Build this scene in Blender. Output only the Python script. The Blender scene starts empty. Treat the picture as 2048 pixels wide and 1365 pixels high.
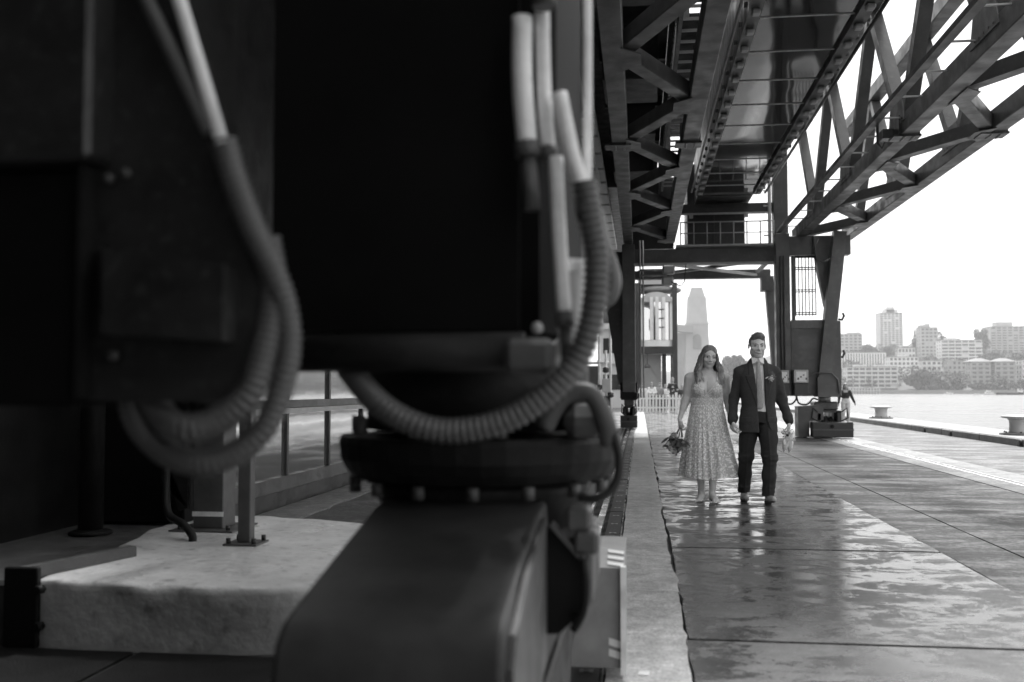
import bpy, bmesh, math, random
import numpy as np
from mathutils import Vector, Matrix

# ---------------------------------------------------------------- camera, sky, sun, exposure
scn = bpy.context.scene
R = math.radians
cam_d = bpy.data.cameras.new('camera')
cam = bpy.data.objects.new('camera', cam_d)
scn.collection.objects.link(cam)
cam.location = (0, 0, 1.2)
cam.rotation_euler = (R(90 + 2.803), 0, R(7.32))
cam_d.sensor_width = 36.0
cam_d.lens = 35.0
cam_d.clip_start = 0.05
cam_d.clip_end = 6000
cam_d.dof.use_dof = True
cam_d.dof.focus_distance = 10.7
cam_d.dof.aperture_fstop = 2.0
scn.camera = cam

SUN_AZ, SUN_EL = R(14), R(52)          # azimuth to the right of +Y
world = bpy.data.worlds.new('World')
scn.world = world
world.use_nodes = True
wn = world.node_tree
wn.nodes.clear()
sky = wn.nodes.new('ShaderNodeTexSky')
sky.sky_type = 'NISHITA'
sky.sun_disc = False
sky.sun_elevation = SUN_EL
sky.sun_rotation = SUN_AZ
sky.air_density = 1.0
sky.dust_density = 1.5
sky.ozone_density = 1.0
bw = wn.nodes.new('ShaderNodeRGBToBW')     # black-and-white photograph
bg = wn.nodes.new('ShaderNodeBackground')
bg.inputs['Strength'].default_value = 0.15
wo = wn.nodes.new('ShaderNodeOutputWorld')
wn.links.new(sky.outputs['Color'], bw.inputs['Color'])
veil = wn.nodes.new('ShaderNodeMath')        # thin even cloud veil over the whole sky
veil.operation = 'MULTIPLY_ADD'
veil.inputs[1].default_value = 0.09
veil.inputs[2].default_value = 1.42
wn.links.new(bw.outputs['Val'], veil.inputs[0])
wn.links.new(veil.outputs[0], bg.inputs['Color'])
wn.links.new(bg.outputs['Background'], wo.inputs['Surface'])

sun_d = bpy.data.lights.new('sun', 'SUN')
sun_d.energy = 1.5
sun_d.angle = R(12)
sun = bpy.data.objects.new('sun', sun_d)
scn.collection.objects.link(sun)
sdir = Vector((math.sin(SUN_AZ) * math.cos(SUN_EL), math.cos(SUN_AZ) * math.cos(SUN_EL), math.sin(SUN_EL)))
sun.rotation_euler = sdir.to_track_quat('Z', 'Y').to_euler()
sun.location = sdir * 50

scn.view_settings.view_transform = 'Standard'
scn.view_settings.look = 'None'
scn.view_settings.gamma = 1.0
scn.view_settings.exposure = 2.35
scn.view_settings.use_curve_mapping = False
scn.render.engine = 'CYCLES'
scn.cycles.use_denoising = True
scn.cycles.max_bounces = 8
scn.cycles.diffuse_bounces = 4
scn.cycles.glossy_bounces = 4
scn.cycles.transparent_max_bounces = 16
scn.cycles.volume_bounces = 0
scn.cycles.sample_clamp_indirect = 6.0

rng = random.Random(7)

# ---------------------------------------------------------------- helpers
def link(o):
    scn.collection.objects.link(o)
    return o

def tag(o, label=None, cat=None, group=None, kind=None):
    if label: o['label'] = label
    if cat: o['category'] = cat
    if group: o['group'] = group
    if kind: o['kind'] = kind
    return o

def empty(name, loc=(0, 0, 0), label=None, cat=None, group=None, rz=0.0):
    o = bpy.data.objects.new(name, None)
    o.empty_display_size = 0.2
    o.location = loc
    o.rotation_euler = (0, 0, rz)
    link(o)
    return tag(o, label, cat, group)

class MB:
    """collects simple solids and links them as one mesh object"""
    def __init__(s):
        s.v, s.f, s.sm = [], [], []

    def add(s, vs, fs, smooth=False):
        n = len(s.v)
        s.v.extend(tuple(p) for p in vs)
        s.f.extend(tuple(i + n for i in f) for f in fs)
        s.sm.extend([smooth] * len(fs))
        return s

    def box(s, x0, x1, y0, y1, z0, z1):
        if x0 > x1: x0, x1 = x1, x0
        if y0 > y1: y0, y1 = y1, y0
        if z0 > z1: z0, z1 = z1, z0
        return s.add([(x0, y0, z0), (x1, y0, z0), (x1, y1, z0), (x0, y1, z0), (x0, y0, z1), (x1, y0, z1), (x1, y1, z1), (x0, y1, z1)],
                     [(0, 3, 2, 1), (4, 5, 6, 7), (0, 1, 5, 4), (1, 2, 6, 5), (2, 3, 7, 6), (3, 0, 4, 7)])

    def cbox(s, x0, x1, y0, y1, z0, z1, c=0.01):
        """box with chamfered edges (24 verts)"""
        lo, hi = (min(x0, x1), min(y0, y1), min(z0, z1)), (max(x0, x1), max(y0, y1), max(z0, z1))
        bm = bmesh.new()
        bmesh.ops.create_cube(bm, size=1)
        for v in bm.verts:
            v.co = Vector([lo[i] + (v.co[i] + .5) * (hi[i] - lo[i]) for i in range(3)])
        bmesh.ops.bevel(bm, geom=bm.edges[:], offset=c, segments=1, affect='EDGES')
        bm.verts.index_update()
        s.add([v.co[:] for v in bm.verts], [[v.index for v in f.verts] for f in bm.faces])
        bm.free()
        return s

    def beam(s, p, q, w, h, up=(0, 0, 1)):
        """box beam from p to q, w across, h along up"""
        p, q = Vector(p), Vector(q)
        d = (q - p).normalized()
        u = Vector(up)
        if abs(d.dot(u)) > .98: u = Vector((0, 1, 0))
        r = d.cross(u).normalized()
        u = r.cross(d).normalized()
        vs = []
        for e in (p, q):
            for a, b in ((-1, -1), (1, -1), (1, 1), (-1, 1)):
                vs.append(e + r * (a * w / 2) + u * (b * h / 2))
        return s.add(vs, [(0, 1, 2, 3), (7, 6, 5, 4), (0, 4, 5, 1), (1, 5, 6, 2), (2, 6, 7, 3), (3, 7, 4, 0)])

    def tube(s, pts, r, n=10, closed=False, cap=True):
        pts = [Vector(p) for p in pts]
        m = len(pts)
        rr = r if isinstance(r, (list, tuple)) else [r] * m
        ref = Vector((0, 0, 1))
        vs, fs = [], []
        prev = None
        for i, p in enumerate(pts):
            a = pts[max(0, i - 1)] if not closed else pts[i - 1]
            b = pts[min(m - 1, i + 1)] if not closed else pts[(i + 1) % m]
            d = (b - a).normalized()
            if prev is None:
                x = d.cross(ref)
                if x.length < .1: x = d.cross(Vector((0, 1, 0)))
                x.normalize()
            else:
                x = (prev - d * prev.dot(d)).normalized()
            prev = x
            y = d.cross(x)
            for k in range(n):
                t = 2 * math.pi * k / n
                vs.append(p + (x * math.cos(t) + y * math.sin(t)) * rr[i])
        for i in range(m if closed else m - 1):
            for k in range(n):
                a, b = i * n + k, i * n + (k + 1) % n
                c, d_ = ((i + 1) % m) * n + (k + 1) % n, ((i + 1) % m) * n + k
                fs.append((a, b, c, d_))
        s.add(vs, fs, True)
        if cap and not closed:
            s.add([], [])
            base = len(s.v) - len(vs)
            s.f.append(tuple(base + k for k in reversed(range(n)))); s.sm.append(False)
            s.f.append(tuple(base + (m - 1) * n + k for k in range(n))); s.sm.append(False)
        return s

    def cyl(s, c, r, h, n=16, axis='z', r2=None):
        d = {'x': Vector((1, 0, 0)), 'y': Vector((0, 1, 0)), 'z': Vector((0, 0, 1))}[axis]
        return s.tube([Vector(c), Vector(c) + d * h], [r, r if r2 is None else r2], n)

    def lathe(s, prof, n=24, c=(0, 0, 0), smooth=True):
        vs, fs = [], []
        for r, z in prof:
            for k in range(n):
                t = 2 * math.pi * k / n
                vs.append((c[0] + r * math.cos(t), c[1] + r * math.sin(t), c[2] + z))
        for i in range(len(prof) - 1):
            for k in range(n):
                fs.append((i * n + k, i * n + (k + 1) % n, (i + 1) * n + (k + 1) % n, (i + 1) * n + k))
        fs.append(tuple(reversed(range(n))))
        fs.append(tuple((len(prof) - 1) * n + k for k in range(n)))
        return s.add(vs, fs, smooth)

    def prism(s, poly, p0, p1, axis='z'):
        """polygon (2D) extruded along an axis between p0 and p1"""
        def at(a, b, t):
            return {'z': (a, b, t), 'y': (a, t, b), 'x': (t, a, b)}[axis]
        n = len(poly)
        vs = [at(a, b, p0) for a, b in poly] + [at(a, b, p1) for a, b in poly]
        fs = [tuple(reversed(range(n))), tuple(range(n, 2 * n))]
        fs += [(k, (k + 1) % n, n + (k + 1) % n, n + k) for k in range(n)]
        return s.add(vs, fs)

    def quad(s, a, b, c, d):
        return s.add([a, b, c, d], [(0, 1, 2, 3)])

    def mesh(s, name):
        me = bpy.data.meshes.new(name)
        me.from_pydata(s.v, [], s.f)
        me.polygons.foreach_set('use_smooth', s.sm)
        bm = bmesh.new(); bm.from_mesh(me)
        bmesh.ops.recalc_face_normals(bm, faces=bm.faces)
        bm.to_mesh(me); bm.free()
        me.update()
        return me

    def build(s, name, mat, parent=None, label=None, cat=None, group=None, kind=None, loc=None):
        o = bpy.data.objects.new(name, s.mesh(name))
        if mat: o.data.materials.append(mat)
        link(o)
        if loc: o.location = loc
        if parent: o.parent = parent
        return tag(o, label, cat, group, kind)

def inst(o, parent=None, loc=None, rot=None):
    c = o.copy()
    link(c)
    if parent is not None: c.parent = parent
    if loc is not None: c.location = loc
    if rot is not None: c.rotation_euler = rot
    return c

def copy_tree(o, parent=None):
    c = o.copy(); link(c); c.parent = parent
    for ch in list(o.children): copy_tree(ch, c)
    return c

# ---------------------------------------------------------------- materials (all neutral grey: the photograph is black and white)
MATS = {}
def mat(name, v, rough=.5, metal=0.0, var=.25, vscale=3.0, bump=0.0, bscale=60.0, spec=.5, rvar=0.0, rscale=4.0, stretch=None, streak=0.0, wear=0.0, rnd=0.0):
    m = bpy.data.materials.new(name)
    m.use_nodes = True
    nt = m.node_tree
    N, L = nt.nodes, nt.links
    p = N['Principled BSDF']
    p.inputs['Roughness'].default_value = rough
    p.inputs['Metallic'].default_value = metal
    p.inputs['Specular IOR Level'].default_value = spec
    tc = N.new('ShaderNodeTexCoord')
    mp = N.new('ShaderNodeMapping')
    if stretch: mp.inputs['Scale'].default_value = stretch
    L.new(tc.outputs['Object'], mp.inputs['Vector'])
    vec = mp.outputs['Vector']
    n1 = N.new('ShaderNodeTexNoise'); n1.inputs['Scale'].default_value = vscale; n1.inputs['Detail'].default_value = 6
    n1.inputs['Roughness'].default_value = .62
    L.new(vec, n1.inputs['Vector'])
    mr = N.new('ShaderNodeMapRange')
    mr.inputs['From Min'].default_value = .3; mr.inputs['From Max'].default_value = .7
    mr.inputs['To Min'].default_value = v * (1 - var); mr.inputs['To Max'].default_value = v * (1 + var)
    L.new(n1.outputs['Fac'], mr.inputs['Value'])
    val = mr.outputs['Result']
    if wear:
        n2 = N.new('ShaderNodeTexNoise'); n2.inputs['Scale'].default_value = vscale * 6; n2.inputs['Detail'].default_value = 8
        L.new(vec, n2.inputs['Vector'])
        r2 = N.new('ShaderNodeMapRange'); r2.inputs['From Min'].default_value = .56; r2.inputs['From Max'].default_value = .72
        r2.inputs['To Min'].default_value = 0; r2.inputs['To Max'].default_value = wear
        L.new(n2.outputs['Fac'], r2.inputs['Value'])
        ad = N.new('ShaderNodeMath'); ad.operation = 'ADD'
        L.new(val, ad.inputs[0]); L.new(r2.outputs['Result'], ad.inputs[1]); val = ad.outputs[0]
    if rnd:
        oi = N.new('ShaderNodeObjectInfo')
        r3 = N.new('ShaderNodeMapRange'); r3.inputs['To Min'].default_value = 1 - rnd; r3.inputs['To Max'].default_value = 1 + rnd
        L.new(oi.outputs['Random'], r3.inputs['Value'])
        mu = N.new('ShaderNodeMath'); mu.operation = 'MULTIPLY'
        L.new(val, mu.inputs[0]); L.new(r3.outputs['Result'], mu.inputs[1]); val = mu.outputs[0]
    cl = N.new('ShaderNodeClamp'); cl.inputs['Min'].default_value = .004; cl.inputs['Max'].default_value = .92
    L.new(val, cl.inputs['Value'])
    L.new(cl.outputs['Result'], p.inputs['Base Color'])
    if rvar:
        n3 = N.new('ShaderNodeTexNoise'); n3.inputs['Scale'].default_value = rscale; n3.inputs['Detail'].default_value = 5
        L.new(vec, n3.inputs['Vector'])
        r4 = N.new('ShaderNodeMapRange'); r4.inputs['From Min'].default_value = .35; r4.inputs['From Max'].default_value = .65
        r4.inputs['To Min'].default_value = max(.02, rough - rvar); r4.inputs['To Max'].default_value = min(1, rough + rvar)
        L.new(n3.outputs['Fac'], r4.inputs['Value']); L.new(r4.outputs['Result'], p.inputs['Roughness'])
    if bump:
        n4 = N.new('ShaderNodeTexNoise'); n4.inputs['Scale'].default_value = bscale; n4.inputs['Detail'].default_value = 6
        L.new(vec, n4.inputs['Vector'])
        b = N.new('ShaderNodeBump'); b.inputs['Strength'].default_value = bump; b.inputs['Distance'].default_value = .02
        L.new(n4.outputs['Fac'], b.inputs['Height']); L.new(b.outputs['Normal'], p.inputs['Normal'])
    MATS[name] = m
    return m

def wet_ground(name, v_dry, v_wet, pscale=1.1, thr=(.46, .56), rough_wet=.1, rough_dry=.55, stretch=(1, 1, 1), fine=90, bump=.25, rnd=0.0, var=.3):
    """concrete or asphalt with a film of water in patches: wet parts darker and glossier"""
    m = bpy.data.materials.new(name); m.use_nodes = True
    N, L = m.node_tree.nodes, m.node_tree.links
    p = N['Principled BSDF']
    tc = N.new('ShaderNodeTexCoord'); mp = N.new('ShaderNodeMapping'); mp.inputs['Scale'].default_value = stretch
    L.new(tc.outputs['Object'], mp.inputs['Vector'])
    def noise(s, d=6, r=.6, src=mp.outputs['Vector'], dist=0):
        n = N.new('ShaderNodeTexNoise'); n.inputs['Scale'].default_value = s; n.inputs['Detail'].default_value = d
        n.inputs['Roughness'].default_value = r; n.inputs['Distortion'].default_value = dist
        L.new(src, n.inputs['Vector']); return n.outputs['Fac']
    def rng_(x, a, b, c, d):
        n = N.new('ShaderNodeMapRange'); n.inputs['From Min'].default_value = a; n.inputs['From Max'].default_value = b
        n.inputs['To Min'].default_value = c; n.inputs['To Max'].default_value = d
        L.new(x, n.inputs['Value']); return n.outputs['Result']
    def mth(op, a, b):
        n = N.new('ShaderNodeMath'); n.operation = op
        for i, x in enumerate((a, b)):
            if isinstance(x, (int, float)): n.inputs[i].default_value = x
            else: L.new(x, n.inputs[i])
        return n.outputs[0]
    pw = noise(pscale, 9, .68, dist=.5)
    stain = noise(pscale * 3.3, 8, .68)
    grit = noise(fine, 3, .7, tc.outputs['Object'])
    mid = noise(14, 6, .7, tc.outputs['Object'])
    pw = mth('ADD', pw, mth('ADD', mth('MULTIPLY', mth('SUBTRACT', mid, .5), .38), mth('MULTIPLY', mth('SUBTRACT', grit, .5), .3)))
    mask = rng_(pw, thr[0], thr[1], 0, 1)          # 1 = wet
    base = mth('ADD', mth('MULTIPLY', mask, v_wet - v_dry), v_dry)
    f = mth('MULTIPLY', rng_(stain, .3, .7, 1 - var, 1 + var), rng_(grit, .3, .7, .5, 1.5))
    f = mth('MULTIPLY', f, rng_(mid, .3, .7, .82, 1.18))
    col = mth('MULTIPLY', base, f)
    if rnd:
        oi = N.new('ShaderNodeObjectInfo'); col = mth('MULTIPLY', col, rng_(oi.outputs['Random'], 0, 1, 1 - rnd, 1 + rnd))
    L.new(col, p.inputs['Base Color'])
    ro = mth('ADD', mth('MULTIPLY', mask, rough_wet - rough_dry), rough_dry)
    ro = mth('ADD', ro, rng_(grit, .3, .7, -.09, .12))
    L.new(ro, p.inputs['Roughness'])
    L.new(mth('ADD', mth('MULTIPLY', mask, .32), .18), p.inputs['Specular IOR Level'])
    bh = mth('ADD', mth('MULTIPLY', grit, .6), mth('MULTIPLY', mid, .6))
    b = N.new('ShaderNodeBump'); b.inputs['Distance'].default_value = .004
    L.new(bh, b.inputs['Height'])
    L.new(mth('MULTIPLY', mth('SUBTRACT', 1.4, mask), bump), b.inputs['Strength'])
    L.new(b.outputs['Normal'], p.inputs['Normal'])
    MATS[name] = m
    return m

wet_ground('concrete_wet', .12, .062, pscale=2.7, thr=(.45, .54), rough_wet=.11, rough_dry=.55, rnd=.06, stretch=(.8, 1.15, 1), bump=.38)
wet_ground('concrete_strip', .40, .30, pscale=2.0, thr=(.5, .65), rough_wet=.35, rough_dry=.6, rnd=.08)
wet_ground('asphalt_wet', .072, .042, pscale=1.3, thr=(.45, .62), rough_wet=.36, rough_dry=.7, fine=60, bump=.9, stretch=(.6, 1.5, 1))
wet_ground('asphalt', .1, .07, pscale=.5, thr=(.45, .6), rough_wet=.35, rough_dry=.7, fine=70, bump=.6)
wet_ground('rail_concrete', .2, .14, pscale=1.5, thr=(.45, .6), rough_wet=.3, rough_dry=.6)
mat('kerb_concrete', .25, .7, var=.3, vscale=2.5, bump=.4, bscale=30)
mat('steel_grey', .085, .42, var=.32, vscale=1.6, bump=.05, bscale=25, rvar=.12, wear=.03, rnd=.12)
mat('steel_dark', .03, .4, var=.3, vscale=2, bump=.06, bscale=25, rvar=.1, wear=.02, rnd=.15)
mat('steel_black', .010, .5, var=.4, vscale=3, bump=.08, bscale=30, rvar=.1, spec=.15)
mat('steel_light', .4, .45, metal=.3, var=.2, vscale=4, bump=.05)
mat('rail_steel', .55, .28, metal=1, var=.2, vscale=6, rvar=.1)
mat('cast_iron', .035, .45, metal=.4, var=.4, vscale=8, bump=.2, bscale=60)
mat('rubber', .015, .6, var=.3)
mat('white_paint', .78, .45, var=.08, vscale=4, bump=.03)
mat('bright_trim', .5, .5, var=.12, vscale=2)
def smooth_path(pts, n=8):
    """Catmull-Rom through points"""
    P = [Vector(p) for p in pts]
    P = [P[0] * 2 - P[1]] + P + [P[-1] * 2 - P[-2]]
    out = []
    for i in range(1, len(P) - 2):
        a, b, c, d = P[i - 1:i + 3]
        for k in range(n):
            t = k / n
            out.append(.5 * ((2 * b) + (c - a) * t + (2 * a - 5 * b + 4 * c - d) * t * t + (3 * b - a - 3 * c + d) * t ** 3))
    out.append(P[-2])
    return out
# ---------------------------------------------------------------- ground, rails, quay edge, water
Y0, Y1 = -14.0, 118.0
MB().box(-70, 9.35, Y0, Y1, -2.6, -.06).build('wharf_base', MATS['asphalt'], kind='structure')

def strip_poly(x0, x1, y0, y1, z0, z1, jl=0.0, jr=0.0, step=.13, seed=1):
    """slab with ragged long edges"""
    rr = random.Random(seed)
    n = max(2, int((y1 - y0) / step))
    def walk(x, j):
        out, a = [], 0.0
        for i in range(n + 1):
            a = a * .55 + rr.gauss(0, 1) * j
            out.append((x + a, y0 + (y1 - y0) * i / n))
        return out
    right = walk(x1, jr)
    left = walk(x0, jl)
    v, f = [], []
    for (lx, y), (rx, _) in zip(left, right):
        v += [(lx, y, z1), (rx, y, z1), (lx, y, z0), (rx, y, z0)]
    for i in range(n):
        a, b = 4 * i, 4 * i + 4
        f += [(a, a + 1, b + 1, b), (a, b, b + 2, a + 2), (a + 1, a + 3, b + 3, b + 1)]
    f += [(0, 2, 3, 1), (4 * n, 4 * n + 1, 4 * n + 3, 4 * n + 2)]
    m = MB(); m.add(v, f)
    return m

def slab_row(name, x0, x1, ys, matname, jl, jr, gap, zt=0.0, seed=0, piece='slab'):
    root = empty(name); tag(root, kind='structure')
    for i in range(len(ys) - 1):
        m = strip_poly(x0, x1, ys[i] + gap / 2, ys[i + 1] - gap / 2, -.055, zt + rng.uniform(-.0015, .0015), jl, jr, seed=seed + i)
        m.build(piece, MATS[matname], root)
    return root

STEP = 2.84
ysl = [4.93 + STEP * k for k in range(-6, 40)]
slab_row('walkway', .228, 2.195, [y for y in ysl], 'concrete_wet', .007, .003, .042, seed=100)
slab_row('rail_beam_strip', -.15, .208, [4.93 + 5.6 * k + 1.1 for k in range(-3, 20)], 'concrete_strip', .003, .006, .006, zt=.004, seed=300)
strip_poly(2.21, 2.72, Y0, Y1, -.05, -.006, .003, .002, step=.5, seed=11).build('paving_margin', MATS['asphalt_wet'], kind='structure')
strip_poly(2.728, 4.36, Y0, Y1, -.05, -.002, .002, .002, step=.5, seed=12).build('paving', MATS['asphalt_wet'], kind='structure')
slab_row('seaward_rail_beam', 4.37, 5.32, [4.0 + 6.2 * k for k in range(-3, 19)], 'rail_concrete', .002, .003, .01, zt=.002, seed=500)
strip_poly(5.33, 7.98, Y0, Y1, -.05, -.004, .002, .002, step=.5, seed=13).build('quay_apron', MATS['asphalt_wet'], kind='structure')
strip_poly(-3.62, -.62, Y0, Y1, -.05, -.004, .002, .006, step=.5, seed=14).build('landward_paving', MATS['asphalt'], kind='structure')
strip_poly(-3.62, -3.15, 7.4, Y1, -.05, .012, .002, .012, step=.3, seed=15).build('wall_apron', MATS['rail_concrete'], kind='structure')

# seaward crane rail: two flush steel strips with a groove
for x0, x1 in ((4.70, 4.765), (4.83, 4.862)):
    MB().box(x0, x1, Y0, Y1, -.03, .0075).build('crane_rail', MATS['rail_steel'], kind='structure')
MB().box(4.768, 4.827, Y0, Y1, -.03, .0045).build('rail_groove', MATS['cast_iron'], kind='structure')
# landward crane rail in its trench, with cast cover plates
MB().box(-.60, -.155, Y0, Y1, -.058, -.045).build('rail_trench', MATS['steel_black'], kind='structure')
MB().box(-.505, -.475, Y0, Y1, -.044, .0).build('trench_edge', MATS['rail_steel'], kind='structure')
MB().box(-.395, -.335, Y0, Y1, -.044, .006).build('crane_rail', MATS['rail_steel'], kind='structure')
MB().box(-.618, -.512, Y0, Y1, -.044, -.004).build('trench_margin', MATS['cast_iron'], kind='structure')
tc_root = empty('trench_cover'); tag(tc_root, kind='structure')
pl = None
k = 0
y = -1.0
while y < 46:
    if pl is None:
        m = MB(); m.cbox(-.062, .062, -.292, .292, -.03, .0, .004)
        pl = m.build('cover_plate', MATS['cast_iron'], tc_root, loc=(-.235, y, .0))
        mk = MB()
        mk.box(-.03, -.012, -.02, .02, 0.0005, .003).box(.012, .03, -.02, .02, 0.0005, .003).box(-.012, .012, -.004, .004, .0005, .003)
        mk0 = mk.build('lifting_slot', MATS['steel_light'], pl)
    else:
        c = inst(pl, tc_root, (-.235, y, rng.uniform(-.004, .002)), (rng.gauss(0, .004), rng.gauss(0, .006), rng.gauss(0, .004)))
        inst(mk0, c)
    y += .592; k += 1
MB().box(-.170, -.158, Y0, Y1, -.044, .002).build('trench_angle', MATS['rail_steel'], kind='structure')

# quay coping and kerb blocks
kr = empty('quay_kerb'); tag(kr, kind='structure')
y = Y0
while y < Y1 - 3:
    L_ = 3.0
    MB().cbox(8.0, 9.35, y + .006, y + L_ - .006, -.05, .17 + rng.uniform(-.004, .004), .03).build('kerb_block', MATS['kerb_concrete'], kr)
    y += L_
MB().box(9.0, 9.33, Y0, Y1, -2.6, -.07).build('quay_wall', MATS['kerb_concrete'], kind='structure')

def bollard(y, label):
    b = empty('mooring_bollard', (8.62, y, .17), label, 'bollard', 'bollards along the quay edge')
    MB().lathe([(.42, 0), (.42, .035), (.39, .05)], 20).build('base_plate', MATS['kerb_concrete'], b)
    MB().lathe([(.235, .05), (.215, .09), (.205, .22), (.215, .33), (.25, .37)], 24).build('column', MATS['bright_trim'], b)
    MB().lathe([(.25, .37), (.36, .385), (.385, .405), (.37, .43), (.2, .45)], 24).build('cap', MATS['bright_trim'], b)
    for k in range(6):
        t = k * math.pi / 3 + .3
        MB().cyl((.33 * math.cos(t), .33 * math.sin(t), .05), .022, .03, 6).build('bolt', MATS['cast_iron'], b)
    return b
bollard(24.2, 'big white mooring bollard at the right edge of the picture')
bollard(37.4, 'small distant white mooring bollard near the woman in the black top')
bollard(51.0, 'farthest pale mooring bollard beyond the crane foot')
for y, lb in ((22.4, 'nearest black rubber drain flap at the kerb foot, beside the big bollard'), (27.2, 'black rubber drain flap at the kerb foot, second from the big bollard'),
              (29.6, 'black rubber drain flap at the kerb foot, third from the big bollard'), (43.0, 'tiny far black drain flap at the kerb foot')):
    m = MB()
    m.lathe([(.12, -.12), (.12, -.02), (.1, .0)], 16)
    o = m.build('drain_flap', MATS['rubber'], label=lb, cat='drain flap', group='drain flaps along the kerb')
    o.rotation_euler = (0, R(-90), 0); o.location = (7.965, y, .03)

# harbour water
def water_mat():
    m = bpy.data.materials.new('harbour_water'); m.use_nodes = True
    N, L = m.node_tree.nodes, m.node_tree.links
    p = N['Principled BSDF']
    p.inputs['Base Color'].default_value = (.08, .08, .08, 1)
    p.inputs['Roughness'].default_value = .32
    p.inputs['IOR'].default_value = 1.33
    tc = N.new('ShaderNodeTexCoord')
    hs = None
    for sc, st, d in ((.9, (1, .5, 1), 5), (.16, (1, .45, 1), 3), (.03, (1, .4, 1), 3)):
        mp = N.new('ShaderNodeMapping'); mp.inputs['Scale'].default_value = st; mp.inputs['Rotation'].default_value = (0, 0, .35)
        L.new(tc.outputs['Object'], mp.inputs['Vector'])
        n = N.new('ShaderNodeTexNoise'); n.inputs['Scale'].default_value = sc; n.inputs['Detail'].default_value = d
        L.new(mp.outputs['Vector'], n.inputs['Vector'])
        mu = N.new('ShaderNodeMath'); mu.operation = 'MULTIPLY'; mu.inputs[1].default_value = {.9: .35, .16: 1.2, .03: 3.0}[sc]
        L.new(n.outputs['Fac'], mu.inputs[0])
        if hs is None: hs = mu.outputs[0]
        else:
            a = N.new('ShaderNodeMath'); a.operation = 'ADD'; L.new(hs, a.inputs[0]); L.new(mu.outputs[0], a.inputs[1]); hs = a.outputs[0]
    b = N.new('ShaderNodeBump'); b.inputs['Strength'].default_value = .22; b.inputs['Distance'].default_value = 1.0
    L.new(hs, b.inputs['Height']); L.new(b.outputs['Normal'], p.inputs['Normal'])
    mp = N.new('ShaderNodeMapping'); mp.inputs['Scale'].default_value = (.25, 1.6, 1); mp.inputs['Rotation'].default_value = (0, 0, .25)
    n = N.new('ShaderNodeTexNoise'); n.inputs['Scale'].default_value = .05; n.inputs['Detail'].default_value = 7; n.inputs['Roughness'].default_value = .65
    q = N.new('ShaderNodeMapRange'); q.inputs['From Min'].default_value = .38; q.inputs['From Max'].default_value = .64; q.inputs['To Min'].default_value = .2; q.inputs['To Max'].default_value = .46
    L.new(tc.outputs['Object'], mp.inputs['Vector']); L.new(mp.outputs['Vector'], n.inputs['Vector']); L.new(n.outputs['Fac'], q.inputs['Value']); L.new(q.outputs['Result'], p.inputs['Roughness'])
    return m
MATS['water'] = water_mat()
m = MB(); m.quad((-900, -120, -2.2), (1900, -120, -2.2), (1900, 2300, -2.2), (-900, 2300, -2.2))
m.build('harbour_water', MATS['water'], kind='structure')

# ---------------------------------------------------------------- far shore
def hill_z(x, y):
    z = .118 * (y - 828)
    if y < 832: z = -2.6 + (y - 790) * .07
    z += 2.0 * math.sin(x * .031 + 1.3) * min(1, max(0, (y - 830) / 120)) + 1.6 * math.sin(y * .045 + x * .02) * min(1, max(0, (y - 830) / 120))
    if y > 1300: z = .118 * (1300 - 828) - (y - 1300) * .03 + 4 * math.sin(x * .012)
    if x < 190 and y > 832: z = min(z, 3 + max(0, (x - 60)) * .2 + (y - 832) * .03)
    return z
mat('hill', .06, .9, var=.4, vscale=.05)
nx, ny = 70, 40
vs, fs = [], []
for j in range(ny + 1):
    y = 790 + (2100 - 790) * (j / ny) ** 1.5
    for i in range(nx + 1):
        x = -120 + 1150 * i / nx
        vs.append((x, y, hill_z(x, y) if j else -3.0))
for j in range(ny):
    for i in range(nx):
        a = j * (nx + 1) + i
        fs.append((a, a + 1, a + nx + 2, a + nx + 1))
m = MB(); m.add(vs, fs, True); m.build('far_hill', MATS['hill'], kind='structure')
MB().box(60, 520, 802, 806, -3, .9).build('sea_wall', mat('sea_wall', .25, .8), kind='structure')

for n_, v_ in (('facade_pale', .62), ('facade_white', .72), ('facade_mid', .45), ('facade_brick', .32), ('facade_grey', .38)):
    mat(n_, v_, .8, var=.1, vscale=.2)
mat('window_far', .05, .15, var=.3, vscale=.3)
mat('roof_far', .2, .8, var=.2, vscale=.2)
TANX = lambda px, Y: Y * math.tan(math.atan((px - 1024) / 1993.5) - R(7.32))     # pixel column to X at a given depth Y
def ZY(py, Y): return 1.2 + (780 - py) / 1991.1 * Y * .962

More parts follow.
